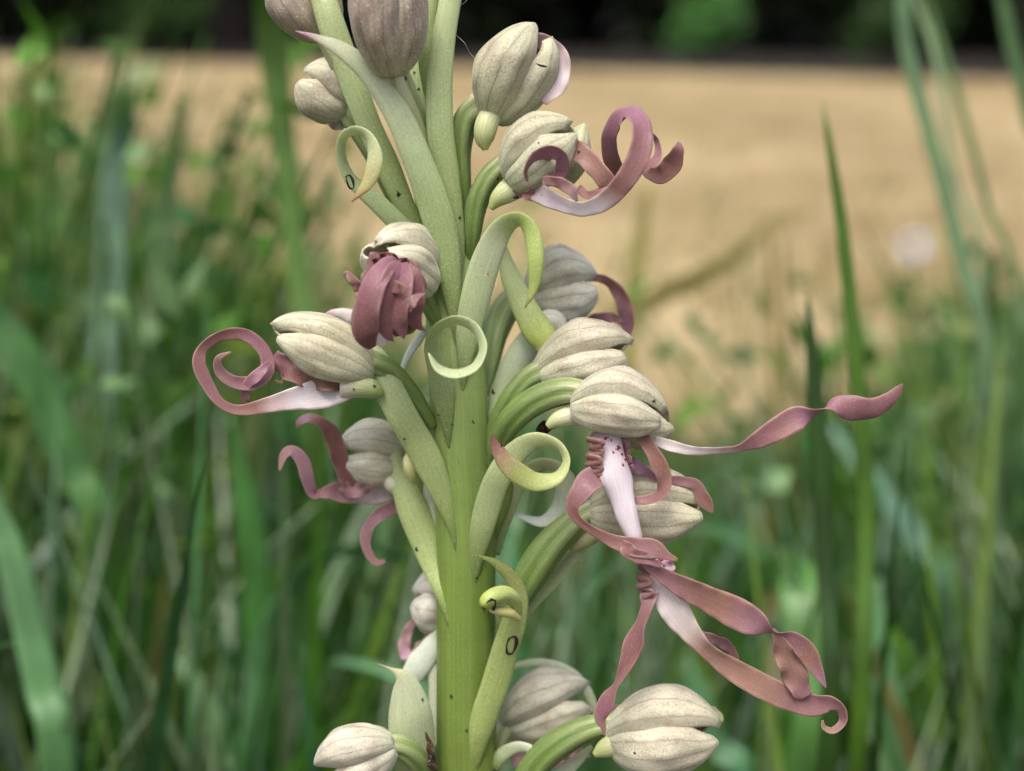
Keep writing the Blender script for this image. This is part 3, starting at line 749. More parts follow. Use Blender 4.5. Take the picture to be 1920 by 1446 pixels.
# the big right flower
flower('big right flower with a long dangling white and pink lip', [(922, 875, -2.5, 20), (936, 830, -4, 42), (962, 786, -5.5, 54), (1008, 750, -6.5, 58), (1058, 734, -7.5, 56), (1098, 738, -8, 50)],
       [dict(base=(1070, 765, -8.5), tip=(1252, 768, -10), width=128, up=(0.05, -1), roll=20, colr=[(0, '#c3c2a6'), (0.3, '#b6ab92'), (0.7, '#b6a890'), (1, '#c5bfa0')], seed=61, bulge=0.36, lat=(86, 50), dors=44, droop=0.10, nose=0.02),
        dict(base=(1150, 800, -3), tip=(1262, 800, -5), width=84, up=(0, 1), roll=66, parts='d', dors=84, colr=[(0, '#a89c74'), (0.6, '#b3a57c'), (1, '#c4ba90')], seed=62)],
       lips=[('lip', [(1128, 806, -9.5, 46, 0), (1138, 840, -10.5, 58, 0), (1152, 880, -11.5, 60, 0), (1164, 926, -12, 50, 0), (1176, 970, -12.5, 40, 0), (1190, 1010, -13, 32, 0), (1196, 1030, -13, 16, 0)], [(0, '#c3a0a8'), (0.15, '#d6c8ce'), (0.5, '#dad3d8'), (0.85, '#d5cbd0'), (1, '#c2a6aa')], dict(vex=0.4, across=11, thick=0.5, edge_col='#b58f96')),
             ('lip_edge', zigzag(1112, 824, 1120, 902, 15, 5, -11.3), [(0, '#8a5f5a'), (0.5, '#94665f'), (1, '#a97e80')], dict(vex=0.3, thick=0.4, n=110)),
             ('lip_edge', zigzag(1166, 826, 1182, 882, 6, 4, -10.0), [(0, '#b47d8c'), (1, '#a06a7a')], dict(vex=0.3, n=80)),
             ('lip_lobe', [(1146, 884, -9.5, 20, 0), (1124, 892, -11, 44, 0), (1103, 904, -12.5, 50, 10), (1086, 926, -13, 42, 15), (1074, 948, -13, 26, 20), (1082, 972, -13, 18, 30), (1110, 994, -13.5, 18, 30), (1148, 1014, -14, 24, 20), (1190, 1026, -14.5, 40, 0), (1226, 1030, -15, 38, 0), (1250, 1042, -15, 18, 0), (1270, 1050, -15, 6, 0)], [(0, '#b28c90'), (0.2, '#a0737a'), (0.45, '#96685f'), (0.8, '#a6787c'), (1, '#ad8478')], dict(cup=0.35)),
             ('lip_lobe', [(1160, 1010, -14, 10, 0), (1182, 1036, -14.8, 30, 10), (1206, 1046, -15, 24, 10), (1240, 1060, -15, 10, 0)], [(0, '#94665e'), (1, '#a87c80')], dict(cup=0.4)),
             ('lip_lobe', [(1192, 792, -10.5, 14, 0), (1200, 812, -11, 20, 10), (1220, 842, -11.5, 28, 10), (1236, 872, -12, 32, 0), (1246, 898, -12, 28, 0), (1240, 924, -12, 24, 20), (1218, 937, -11.5, 20, 20), (1188, 938, -11, 14, 0)], [(0, '#8a6052'), (0.5, '#9c7064'), (1, '#a2757a')], dict(cup=0.4)),
             ('lip_lobe', [(1184, 862, -9, 18, 0), (1206, 882, -9, 22, 10), (1240, 898, -8.5, 14, 20), (1276, 902, -8, 18, 0), (1304, 910, -8, 24, 0), (1318, 934, -8, 26, 0), (1330, 952, -8, 18, 0), (1336, 962, -8, 3, 0)], [(0, '#b286a0'), (0.3, '#b08296'), (0.5, '#a5777a'), (1, '#a47b6e')], dict(cup=0.4)),
             ('lip_streamer', [(1228, 826, -10, 16, 0), (1258, 836, -10.5, 22, 0), (1300, 845, -11, 20, 20), (1350, 844, -11.5, 16, 50), (1386, 840, -11.5, 18, 55), (1420, 826, -12, 34, 25), (1460, 803, -12, 46, 5), (1495, 784, -12, 46, 0), (1522, 776, -12, 26, 40), (1544, 768, -12, 20, 80), (1568, 760, -12, 36, 150), (1600, 766, -12, 50, 185), (1636, 766, -12, 42, 190), (1666, 750, -12, 28, 190), (1684, 732, -12, 16, 190), (1692, 720, -12, 3, 190)],
              [(0, '#d9d2c8'), (0.15, '#dbd0cf'), (0.3, '#c6a0aa'), (0.38, '#a6757a'), (0.5, '#a07170'), (0.6, '#ae8090'), (0.66, '#ab7c88'), (0.8, '#9c6d74'), (1, '#8e6468')], dict(cup=0.35, across=11)),
             ('petal', [(1222, 752, -10, 20, 0), (1242, 768, -10, 18, 0), (1254, 790, -9, 6, 0)], [(0, '#9a7c66'), (1, '#b9ab86')], {})],
       spur=([(1096, 776, -8, 40), (1068, 780, -8, 38), (1044, 788, -8, 30), (1026, 800, -8, 12)], [(0, '#c9bfae'), (0.5, '#cfd0ac'), (1, '#b9c489')]))
# the flower below, with the two longest streamers
flower('lower right flower whose lip trails two long twisted pink streamers', [(936, 1190, -2, 22), (966, 1130, -3, 52), (1000, 1070, -3.5, 66), (1042, 1012, -4, 64), (1095, 966, -4, 52), (1130, 955, -4, 48)],
       [dict(base=(1105, 962, -4), tip=(1322, 962, -6), width=138, up=(0.15, -1), roll=24, colr=[(0, '#bcbb93'), (0.3, '#b3a689'), (0.7, '#b9a98c'), (1, '#c9c596')], seed=71, bulge=0.36, lat=(88, 54), droop=-0.02)],
       lips=[('lip', [(1206, 1026, -10, 30, 0), (1222, 1062, -11.5, 38, 0), (1240, 1100, -12.5, 46, 0), (1264, 1142, -13, 52, 0), (1292, 1182, -13, 40, 10), (1324, 1218, -13, 34, 20), (1366, 1250, -13, 40, 10), (1420, 1282, -13, 50, 0), (1476, 1308, -13, 54, 0), (1524, 1322, -13, 44, 0), (1556, 1318, -13.5, 30, 30), (1578, 1330, -14, 22, 50), (1580, 1354, -14, 18, 50), (1562, 1370, -14.5, 14, 40), (1545, 1364, -14.5, 10, 30), (1542, 1351, -14.5, 4, 30)],
              [(0, '#b08a96'), (0.1, '#c9b2b8'), (0.2, '#d8cecb'), (0.3, '#d2c2bb'), (0.38, '#b08a7a'), (0.6, '#a8806e'), (0.78, '#a2757a'), (0.9, '#9a6e6e'), (1, '#b09478')], dict(cup=0.4, across=11)),
             ('lip_streamer', [(1192, 1030, -13, 16, 0), (1222, 1064, -14, 22, 10), (1262, 1090, -14, 34, 10), (1316, 1118, -14, 54, 5), (1370, 1144, -14, 62, 0), (1420, 1170, -14, 46, 10), (1452, 1186, -14, 14, 70), (1484, 1196, -14, 26, 30), (1512, 1222, -14, 36, 10), (1532, 1258, -14, 26, 0), (1549, 1290, -14, 3, 0)],
              [(0, '#ab7d84'), (0.2, '#a5777a'), (0.4, '#a47a68'), (0.6, '#ac7e8c'), (0.7, '#a9798c'), (0.85, '#9f7262'), (1, '#b286a0')], dict(cup=0.4, across=11)),
             ('lip_lobe', [(1450, 1180, -14, 6, 0), (1466, 1214, -13.6, 34, 0), (1486, 1258, -13.4, 48, 0), (1502, 1294, -13.4, 40, 0), (1510, 1308, -13.4, 16, 0)], [(0, '#a67c6c'), (0.6, '#aa8274'), (1, '#a0727a')], dict(cup=0.2)),
             ('lip_edge', zigzag(1204, 1046, 1214, 1118, 14, 4, -13.2), [(0, '#8f605c'), (0.6, '#966862'), (1, '#ab8488')], dict(vex=0.3, thick=0.4, n=100)),
             ('lip_lobe', [(1224, 1096, -11.0, 24, 0), (1217, 1116, -12.8, 34, 10), (1212, 1140, -13.5, 28, 40), (1200, 1172, -13.5, 26, 30), (1188, 1208, -13.5, 38, 0), (1172, 1250, -13.5, 26, 10), (1156, 1284, -13.5, 14, 50), (1140, 1312, -13.5, 30, 10), (1126, 1344, -13.5, 26, 0), (1131, 1364, -13.5, 12, 0), (1134, 1380, -13.5, 3, 0)], [(0, '#b0868e'), (0.3, '#9a6c6c'), (0.6, '#9c6d6c'), (0.85, '#9a6a74'), (1, '#a98878')], dict(cup=0.3)),
             ('lip_lobe', [(1308, 1186, -12, 8, 0), (1332, 1196, -12, 20, 20), (1360, 1208, -11.5, 22, 20), (1378, 1230, -11.5, 14, 20), (1384, 1246, -12, 3, 0)], [(0, '#b08c92'), (0.5, '#a67c80'), (1, '#a07268')], dict(cup=0.5)),
             ('lip_lobe', [(1236, 1040, -11, 14, 0), (1252, 1062, -11.5, 24, 0), (1262, 1084, -12, 12, 0)], [(0, '#b48aa2'), (1, '#cbb2ba')], dict(ruffle=0.3, ruffle_k=3))],
       spur=([(1122, 990, -3, 40), (1096, 1006, -3, 44), (1078, 1022, -3, 26), (1068, 1030, -3, 8)], [(0, '#bdb793'), (1, '#aab377')]))
# white flower behind on the left
flower('white flower behind, left of the stem, with three curled pink lobes', [(840, 1080, 2, 20), (818, 1010, 2.5, 26), (796, 950, 3, 28), (772, 896, 4, 30), (745, 868, 5, 40)],
       [dict(base=(765, 862, 6), tip=(632, 846, 4), width=128, up=(0, -1), roll=46, colr=[(0, '#c6c3a8'), (0.45, '#cbc3ab'), (0.8, '#dcd8c6'), (1, '#e2dfd0')], seed=81, bulge=0.42, lat=(84, 48), dors=44)],
       lips=[('lip', [(745, 918, 5, 26, 0), (700, 926, 4, 40, 0), (655, 922, 3, 42, 0), (622, 922, 2, 30, 0), (600, 926, 2, 20, 30), (586, 924, 1.5, 22, 20), (576, 896, 1, 26, 0), (568, 866, 1, 24, 0), (550, 846, 1, 22, 20), (534, 852, 1, 20, 30), (524, 882, 1, 4, 20)], [(0, '#cfc5bd'), (0.2, '#d0b4b8'), (0.4, '#a97c80'), (0.6, '#b48694'), (0.85, '#b48a96'), (1, '#b39a86')], dict(cup=0.35)),
             ('lip_lobe', [(660, 918, 2, 16, 0), (645, 890, 1.5, 28, 0), (634, 850, 1, 32, 0), (622, 815, 0.5, 30, 0), (602, 792, 0, 24, 20), (580, 784, 0, 20, 40), (563, 792, 0, 16, 40), (560, 804, 0, 8, 20)], [(0, '#8f5f5c'), (0.4, '#a06c64'), (0.75, '#aa7a78'), (0.9, '#b48aa0'), (1, '#8a6a3c')], dict(cup=0.3)),
             ('lip_lobe', [(770, 940, 4, 14, 0), (735, 952, 3.5, 26, 0), (706, 970, 3, 26, 10), (688, 996, 3, 22, 20), (686, 1022, 3, 18, 10), (696, 1046, 3, 16, 0), (708, 1056, 3, 12, 0), (722, 1052, 3, 5, 0)], [(0, '#a0747e'), (0.5, '#a87c82'), (1, '#b28a86')], dict(cup=0.4)),
             ('lip_edge', [(640, 912, 2, 14, 0), (660, 920, 1.5, 30, 0), (684, 916, 1.5, 22, 0), (700, 906, 2, 8, 0)], [(0, '#a4787e'), (0.6, '#b58e94'), (1, '#7f5a48')], dict(ruffle=0.4, ruffle_k=2))],
       spur=([(730, 895, 3, 34), (742, 912, 2.5, 36), (750, 930, 2, 14)], [(0, '#d5d2c4'), (1, '#b9c397')]), ov_col=[(0, '#93a24b'), (0.7, '#a4ad4f'), (1, '#c3c99c')])
add('rostrum_knob', tube([(776, 905, -1, 8), (774, 892, -1.5, 24), (770, 872, -2, 30), (768, 856, -2, 22), (768, 846, -2, 4)], colr=[(0, '#aab06a'), (1, '#c6c69a')], m=16), M_OVARY, label='pale yellow green knob on the ragged bract')
# back-left pale flower half hidden by the stem
flower('pale flower half hidden behind the lower stem', [(868, 1150, 3, 24), (852, 1140, 5, 30), (836, 1135, 7, 30)],
       [dict(base=(858, 1140, 7), tip=(772, 1118, 7), width=124, up=(-0.3, -1), roll=30, colr=[(0, '#cdc8bc'), (0.6, '#d3ccc2'), (1, '#dedad2')], seed=91, bulge=0.42)],
       lips=[('lip', [(835, 1160, 6, 40, 0), (826, 1190, 5.5, 52, 0), (806, 1216, 5, 50, 0), (780, 1236, 5, 34, 0), (760, 1246, 5, 10, 0)], [(0, '#8d625a'), (0.5, '#ab8484'), (1, '#c9a9b4')], dict(ruffle=0.2)),
             ('lip_lobe', [(778, 1160, 6, 10, 0), (766, 1182, 6, 20, 0), (758, 1210, 5.5, 24, 0), (762, 1236, 5, 16, 0)], [(0, '#a88684'), (0.6, '#b08a8c'), (1, '#cfa9bc')], {})])
# lower right soft flower
flower('soft pale flower behind, low and right of the stem', [(912, 1480, 2, 22), (922, 1430, 3, 36), (938, 1385, 5, 44), (962, 1350, 7, 46)],
       [dict(base=(945, 1365, 7), tip=(1108, 1292, 7), width=136, up=(-0.4, -1), roll=40, colr=[(0, '#ccceb0'), (0.4, '#cbc2ac'), (0.8, '#d2c6b4'), (1, '#dcd5c4')], seed=95, bulge=0.4)],
       lips=[('lip', [(960, 1395, 5, 40, 0), (985, 1420, 5, 56, 0), (1000, 1450, 5, 48, 0), (1005, 1490, 5, 20, 0)], [(0, '#b99ea0'), (0.6, '#a67a86'), (1, '#a6788e')], dict(ruffle=0.2)),
             ('lip_lobe', [(1040, 1440, 4, 20, 0), (1075, 1420, 4, 26, 0), (1105, 1412, 4, 14, 0)], [(0, '#9c6c74'), (1, '#a57a7c')], dict(ruffle=0.4)),
             ('petal', [(1118, 1345, 5, 12, 0), (1140, 1335, 5, 18, 0), (1165, 1330, 5, 16, 0), (1180, 1330, 5, 5, 0)], [(0, '#a27a6e'), (1, '#ab8474')], {})], ov_col=OVP)
# bottom right flower
flower('large cream hood at the bottom right of the spike', [(950, 1520, -3, 30), (985, 1462, -4, 52), (1026, 1412, -5, 60), (1080, 1376, -6, 56), (1130, 1360, -6.5, 46), (1168, 1362, -7, 48)],
       [dict(base=(1138, 1388, -7), tip=(1350, 1372, -9), width=158, up=(0, -1), roll=22, colr=[(0, '#c6c4a4'), (0.3, '#b9ad96'), (0.7, '#b8a892'), (1, '#c8c09e')], seed=99, bulge=0.36, lat=(92, 56))],
       spur=([(1185, 1385, -8, 34), (1160, 1394, -8.5, 42), (1134, 1404, -8.5, 36), (1114, 1416, -8.5, 12)], [(0, '#c6bda6'), (0.5, '#c2c69a'), (1, '#aab76e')]),
       lips=[('petal', [(1290, 1330, -6, 24, 0), (1322, 1336, -7, 32, 0), (1345, 1344, -7, 22, 0), (1354, 1354, -7, 6, 0)], [(0, '#b9ab88'), (0.7, '#c3bd92'), (1, '#d0cf9c')], dict(cup=0.5))])
# bottom left flower
flower('cream hood at the bottom left of the spike', [(835, 1540, -2.5, 26), (806, 1468, -4, 42), (776, 1418, -6.5, 48), (745, 1398, -7.5, 46), (712, 1398, -8, 42)],
       [dict(base=(742, 1398, -8), tip=(596, 1440, -9), width=128, up=(0, -1), roll=48, colr=[(0, '#cbcab0'), (0.3, '#c6b9a8'), (0.7, '#cabfae'), (1, '#d2cbb8')], seed=102, bulge=0.42)])
# nibbled, rolled bract end with its dark rimmed hole
add('rolled_tip', tube([(972, 1150, -8.5, 14), (964, 1126, -9.5, 26), (946, 1116, -10.5, 34), (926, 1120, -11.5, 36), (910, 1130, -12, 30), (902, 1136, -12, 8)], colr=[(0, '#8b9c58'), (0.6, '#96a767'), (1, '#8d9c4c')], ribs=2, amp=0.08, m=22), M_OVARY)
add('rolled_tip', tube([(972, 1160, -9, 12), (956, 1150, -10, 20), (936, 1146, -10.8, 18), (918, 1144, -11.2, 8)], colr=[(0, '#a9ae70'), (1, '#b7b476')], m=16), M_OVARY)
add('withered_scale', ribbon([(798, 1372, -7.5, 3, 0), (806, 1400, -7.5, 13, 20), (810, 1430, -7.5, 16, 20), (820, 1462, -7, 6, 0)], colr=[(0, '#5d4327'), (0.5, '#2e1f14'), (1, '#4a3622')], ruffle=0.3), M_BRACT, label='dark brown withered scale at the edge of the bottom bract')
# debris caught behind the big flower's spur
add('withered_scale', ribbon([(1006, 828, -4, 16, 0), (1016, 808, -4.5, 24, 0), (1030, 798, -5, 20, 20), (1046, 800, -5.5, 6, 0)], colr=[(0, '#3f3a1e'), (0.5, '#241a18'), (1, '#3a3222')], ruffle=0.4), M_BRACT)

# marks on the living surface: found by casting rays onto the plant
bvh = BVHTree.FromPolygons(bvh_v, bvh_f)
def hit(px, py):
    v = norm(ray(px, py))
    h = bvh.ray_cast(Vector(CAMP), Vector(v), 1.0)
    if h[0] is None:
        return None
    nrm = np.array(h[1])
    if nrm.dot(v) > 0:
        nrm = -nrm
    return np.array(h[0]), nrm

def marks(name, spots, mat, label):
    V, F = [], []
    for (px, py, rx, ry, rot) in spots:
        h = hit(px, py)
        if h is None:
            continue
        p, nn = h
        s = mpp(p)
        a = norm(np.cross(nn, UP)); b = np.cross(nn, a)
        a, b = a * math.cos(rot) + b * math.sin(rot), b * math.cos(rot) - a * math.sin(rot)
        k = len(V); m = 9
        V.append(p + nn * 0.00016)
        for ring, (f, z) in enumerate(((0.62, 0.00012), (1.0, -0.00004))):
            for j in range(m):
                q = 2 * math.pi * j / m
                w = 1 + 0.35 * math.sin(3 * q + px) + 0.2 * math.cos(5 * q + py)
                V.append(p + a * (math.cos(q) * rx * s * f * w) + b * (math.sin(q) * ry * s * f * w) + nn * z)
        for j in range(m):
            j2 = (j + 1) % m
            F.append((k, k + 1 + j, k + 1 + j2))
            F.append((k + 1 + j, k + 1 + m + j, k + 1 + m + j2, k + 1 + j2))
    o = link(name, make_mesh(name, np.array(V) - foot, F, mat), orchid, label=label, kind='stuff')

sp = [(747, 364, 4, 6, .3), (862, 408, 3, 4, 0), (803, 727, 4, 8, .2), (925, 735, 3, 6, .5), (888, 793, 2, 2, 0), (968, 370, 6, 5, 0), (933, 335, 3, 3, 0), (777, 136, 3, 2, 0),
      (785, 167, 3, 3, 0), (760, 148, 2, 5, 0), (702, 724, 3, 3, 0), (663, 730, 2, 2, 0), (940, 835, 3, 3, 0), (846, 1306, 3, 5, .3), (894, 1083, 2, 2, 0), (886, 790, 2, 2, 0), (822, 778, 2, 2, 0), (875, 1370, 3, 3, 0),
      (1226, 752, 4, 3, 0), (1218, 762, 3, 3, 0), (893, 1083, 2, 2, 0), (781, 1030, 3, 5, .4), (792, 1312, 2, 4, 0), (1015, 123, 11, 2, -.2), (1085, 285, 3, 3, 0), (1010, 268, 2, 2, 0), (740, 455, 2, 2, 0), (1190, 1412, 3, 2, 0), (652, 846, 2, 5, .4), (758, 823, 3, 2, 0), (848, 796, 2, 2, 0)]
for i in range(36):
    y = random.uniform(460, 1440); sp.append((random.uniform(822, 925), y, random.uniform(0.5, 1.0), random.uniform(0.5, 1.2), random.uniform(0, 3)))
marks('dark_specks', sp, M_SPECK, 'tiny black specks scattered over stem and bracts')
marks('lip_spots', [(1136, 822, 5, 3, .5), (1130, 832, 4, 2, .2), (1146, 826, 2, 3, 0), (1158, 842, 4, 3, 0), (1166, 852, 3, 3, 0), (1172, 862, 3, 3, 0), (1238, 1050, 6, 4, .4), (1160, 838, 3, 5, 1), (1150, 848, 2, 4, .4), (1168, 872, 2, 4, .3)], M_STIGMA, 'crimson spots on the white lips')

def rim(pts, w, mat):
    """a dark nibbled outline lying on the surface"""
    rows = []
    for q in pts + pts[:1]:
        h = hit(*q)
        if h is None:
            continue
        p, nn = h
        rows.append([*(p + nn * 0.00003 + np.array([random.uniform(-1, 1), 0, random.uniform(-1, 1)]) * 0.00009), w * random.uniform(0.3, 1.9) * mpp(p)])
    if len(rows) > 3:
        d = tube(None, world_rows=rows, n=len(rows) * 5, m=6, colr='#20140d')
        add('scorched_rim', d, mat, collide=False)
rim([(648, 331), (655, 330), (660, 340), (663, 351), (657, 352), (650, 344)], 1.6, M_SCORCH)
rim([(906, 1140), (912, 1130), (918, 1124), (926, 1124), (928, 1132), (926, 1142), (916, 1146)], 1.9, M_SCORCH)
rim([(954, 1196), (964, 1194), (967, 1204), (961, 1222), (952, 1224), (951, 1208)], 2.3, M_SCORCH)

# ------------------------------------------------------------------ spider silk by the top bract
def silk(px_pts, label):
    rows = []
    for (x, y, d) in px_pts:
        p = P(x, y, d); rows.append([*p, 0.000025])
    v, f, c, tv, sv = tube(None, world_rows=rows, n=24, m=5, colr='#b9b3a8')
    o = v[0].copy()
    link('spider_thread', make_mesh('spider_thread', v - o, f, M_THREAD, c, tv, sv), loc=tuple(o), label=label, category='spider thread', group='spider silk by the stem')
silk([(845, 45, -3), (856, 26, -2), (862, 12, -2), (874, 2, -1), (884, -12, 0)], 'thin spider thread rising from the broad top bract')
silk([(848, 58, -3), (862, 72, -3), (872, 82, -3), (880, 98, -2), (890, 110, -2)], 'thin spider thread drooping from the broad top bract')

# ------------------------------------------------------------------ single grass blades that can be told apart
G1, G2, G3, G4 = '#3f6b1a', '#34561f', '#5c8a50', '#4a7a3c'
blades = [
    # rows from base up; (x, y, depth mm, width px, turn)
    ('grass_blade', 'tall upright bright green grass blade right of the long pink streamer', [(1605, 1446, 80, 30, 10), (1624, 1000, 80, 31, 10), (1610, 740, 80, 30, 10), (1582, 450, 80, 25, 10), (1552, 250, 80, 12, 10), (1543, 190, 80, 2, 10)], '#4a7020', 0.3),
    ('grass_blade', 'dark green upright blade crossing behind the twisted end of the long pink streamer', [(1550, 1446, 70, 40, 10), (1548, 1050, 70, 38, 10), (1532, 780, 70, 32, 10), (1522, 650, 70, 22, 10), (1514, 550, 70, 3, 10)], '#2f4d1c', 0.3),
    ('grass_blade', 'broad grass blade folded over with a pale shining bend', [(1500, 1446, 160, 78, 0), (1502, 1250, 160, 78, 0), (1500, 1110, 165, 76, 5), (1488, 1075, 175, 72, 10), (1450, 1070, 195, 66, 10), (1400, 1110, 215, 50, 10), (1370, 1150, 225, 20, 10)], '#568442', 0.2),
    ('grass_blade', 'pale upright blade below the dangling streamers with a sliced top', [(1670, 1446, 170, 66, 10), (1650, 1250, 170, 60, 10), (1640, 1150, 170, 46, 10), (1650, 1080, 172, 4, 10)], '#5f8c5c', 0.2),
    ('grass_blade', 'bright yellow green blade leaning beside the pale upright blade', [(1790, 1446, 230, 70, 0), (1740, 1330, 230, 64, 0), (1690, 1230, 230, 46, 0), (1655, 1165, 230, 6, 0)], '#5c8a1c', 0.2),
    ('grass_blade', 'arched grass blade bending over towards the stem', [(470, 1446, 150, 50, 30), (490, 1240, 150, 50, 25), (530, 1130, 150, 48, 35), (590, 1055, 150, 46, 50), (670, 1027, 150, 42, 60), (750, 1042, 150, 32, 60), (805, 1066, 150, 6, 60)], '#4d7c4a', 0.25),
    ('grass_blade', 'widest pale grass blade, bending outward away from the orchid', [(110, 1446, 110, 72, 10), (84, 1300, 110, 68, 10), (50, 1150, 112, 62, 10), (10, 1000, 115, 48, 10), (-40, 860, 118, 6, 10)], '#5e8c58', 0.25),
    ('grass_blade', 'straight mid green blade standing under the curled lip tip', [(500, 1446, 175, 70, 0), (492, 1250, 175, 66, 0), (480, 1080, 175, 56, 0), (455, 900, 175, 36, 0), (430, 780, 175, 4, 0)], '#3f7230', 0.25),
    ('grass_blade', 'short pale blade catching light in dark undergrowth', [(470, 1500, 180, 50, 30), (440, 1420, 180, 52, 30), (400, 1340, 182, 46, 40), (360, 1270, 186, 36, 30), (330, 1225, 190, 6, 20)], '#6b9468', 0.2),
    ('grass_blade', 'pale shining blade lying level behind the bottom bract', [(860, 1400, 120, 50, 30), (830, 1330, 120, 52, 45), (780, 1280, 125, 50, 55), (710, 1252, 130, 42, 60), (650, 1240, 135, 30, 60), (615, 1240, 138, 5, 60)], '#648f66', 0.2),
    ('grass_blade', 'tall blue green blade rising past the top left bud', [(590, 800, 210, 40, 10), (565, 560, 210, 44, 10), (540, 330, 210, 46, 10), (515, 120, 210, 58, 10), (503, 0, 205, 62, 25), (490, -90, 195, 50, 60), (470, -110, 190, 6, 60)], '#5d7f3c', 0.25),
    ('grass_blade', 'broader of two pale tipped blades against the tan field', [(190, 800, 300, 50, 0), (205, 560, 300, 54, 0), (215, 380, 300, 56, 10), (228, 250, 300, 54, 35), (240, 175, 285, 44, 60), (246, 160, 270, 6, 60)], '#7fa08a', 0.2),
    ('grass_blade', 'narrower leaning one of two pale tipped blades against the tan field', [(270, 800, 320, 40, 0), (300, 520, 320, 44, 10), (315, 360, 320, 46, 40), (335, 250, 310, 40, 55), (355, 180, 300, 6, 50)], '#8ba67c', 0.2),
    ('grass_blade', 'wide plain green blade slanting beneath the two pale tipped blades', [(190, 1020, 200, 60, 10), (140, 880, 200, 76, 10), (70, 720, 200, 80, 10), (0, 610, 200, 66, 10), (-60, 540, 200, 6, 10)], '#4f7f42', 0.2),
    ('grass_blade', 'tall grey green blade standing before the dark wood beside a thin pale stem', [(1860, 760, 200, 26, 0), (1800, 470, 200, 28, 0), (1742, 250, 200, 30, 10), (1702, 100, 200, 34, 20), (1692, -20, 200, 30, 30), (1690, -120, 200, 5, 0)], '#6a8a62', 0.2),
    ('grass_blade', 'thin pale stem arching beside the tall grey green blade', [(1840, 560, 210, 12, 0), (1790, 330, 210, 13, 0), (1765, 160, 210, 14, 0), (1738, 50, 210, 14, 0), (1700, -30, 210, 8, 0), (1670, -50, 210, 3, 0)], '#8aa27c', 0.2),
    ('grass_blade', 'thin dark stem rising beside a thin pale arching stem', [(1905, 620, 220, 12, 0), (1850, 380, 220, 13, 0), (1800, 190, 220, 13, 0), (1752, 40, 220, 12, 0), (1725, -40, 220, 3, 0)], '#5d7c4c', 0.2),
    ('grass_blade', 'dark green blade standing outermost before the dark wood, beyond the thin stems', [(1960, 420, 240, 24, 0), (1930, 220, 240, 28, 0), (1896, 80, 240, 28, 0), (1872, -40, 240, 18, 0), (1860, -110, 240, 4, 0)], '#54754a', 0.2),
    ('dry_grass_stalk', 'taller of two brown dry stalks standing against the tan field', [(1452, 900, 300, 14, 0), (1450, 700, 300, 15, 0), (1446, 520, 300, 14, 0), (1441, 425, 300, 8, 0)], '#8b7a48', 0.1),
    ('dry_grass_stalk', 'shorter of two brown dry stalks standing against the tan field', [(1486, 900, 310, 13, 0), (1480, 700, 310, 14, 0), (1474, 540, 310, 13, 0), (1468, 445, 310, 6, 0)], '#857a48', 0.1),
    ('grass_blade', 'yellow green blade lying slantwise across the tan field', [(1130, 640, 500, 34, 20), (1230, 560, 500, 36, 20), (1330, 510, 500, 34, 20), (1400, 465, 500, 28, 20), (1450, 400, 500, 6, 20)], '#97914a', 0.1),
    ('grass_blade', 'faint olive blade rising under the looped pink lip', [(1170, 760, 420, 30, 0), (1185, 560, 420, 30, 0), (1205, 420, 420, 24, 0), (1222, 330, 420, 4, 0)], '#8b8a48', 0.1),
    ('grass_blade', 'slim green blade beside the white column of the lip', [(960, 1240, 140, 40, 0), (955, 1130, 140, 40, 0), (952, 1040, 140, 36, 0), (962, 960, 140, 5, 0)], '#4e8058', 0.2),
    ('grass_blade', 'broad green blade behind the lower right hood', [(1400, 1500, 170, 50, 0), (1340, 1400, 170, 56, 10), (1310, 1310, 170, 48, 10), (1290, 1230, 172, 5, 10)], '#4d7f55', 0.2),
    ('grass_blade', 'long green blade slanting up left beneath the spiral lip', [(300, 1446, 240, 60, 0), (270, 1250, 240, 58, 0), (300, 1090, 240, 50, 10), (345, 950, 240, 36, 10), (380, 850, 240, 5, 10)], '#3c6b2c', 0.2),
    ('grass_blade', 'green blade arching down behind the streamer tips', [(1560, 1200, 260, 40, 30), (1480, 1090, 260, 44, 40), (1400, 1020, 260, 44, 50), (1330, 990, 260, 36, 50), (1270, 990, 260, 6, 50)], '#4a7a4c', 0.2),
    ('grass_blade', 'pale grey green blade slanting under the upright blades', [(1800, 1150, 260, 50, 20), (1720, 1010, 260, 52, 30), (1660, 930, 262, 50, 40), (1600, 850, 266, 40, 40), (1550, 790, 270, 6, 40)], '#6e967c', 0.2),
]
for nm, label, rows, colr, cup in blades:
    top = rows[-1]
    r0 = rows[0]
    p0 = P(r0[0], r0[1], r0[2])
    b0 = np.array([p0[0] + 0.03 * random.uniform(-1, 1), p0[1] + random.uniform(0.0, 0.03), 0.0])
    wrs = []
    if p0[2] > 0.02:
        wrs.append([*b0, 0.004, r0[4]])
        wrs.append([*(b0 * 0.5 + p0 * 0.5 + np.array([0, 0, 0.01])), r0[3] * mpp(p0) * 0.95, r0[4]])
    for r in rows:
        p = P(*r[:3]); wrs.append([*p, r[3] * mpp(p), r[4]])
    v, f, c, tv, sv = ribbon(None, world_rows=wrs, n=60, across=7, cup=cup, thick=0.25, colr=[(0, '#6d7a3c'), (0.25, colr), (1, colr)], keel=0.25)
    o = wrs[0][:3]
    link(nm, make_mesh(nm, v - np.array(o), f, M_GRASS, c, tv, sv), loc=tuple(o), label=label, category='grass' if nm == 'grass_blade' else 'dry stalk', group='single grass blades in the meadow')

# ------------------------------------------------------------------ mass of meadow grass
def skyline(px):
    xs = [-400, 0, 120, 260, 420, 560, 700, 900, 1100, 1250, 1400, 1560, 1700, 1780, 1920, 2400]
    ys = [80, 190, 290, 400, 450, 520, 640, 690, 740, 800, 820, 830, 780, 620, 530, 480]
    return np.interp(px, xs, ys)

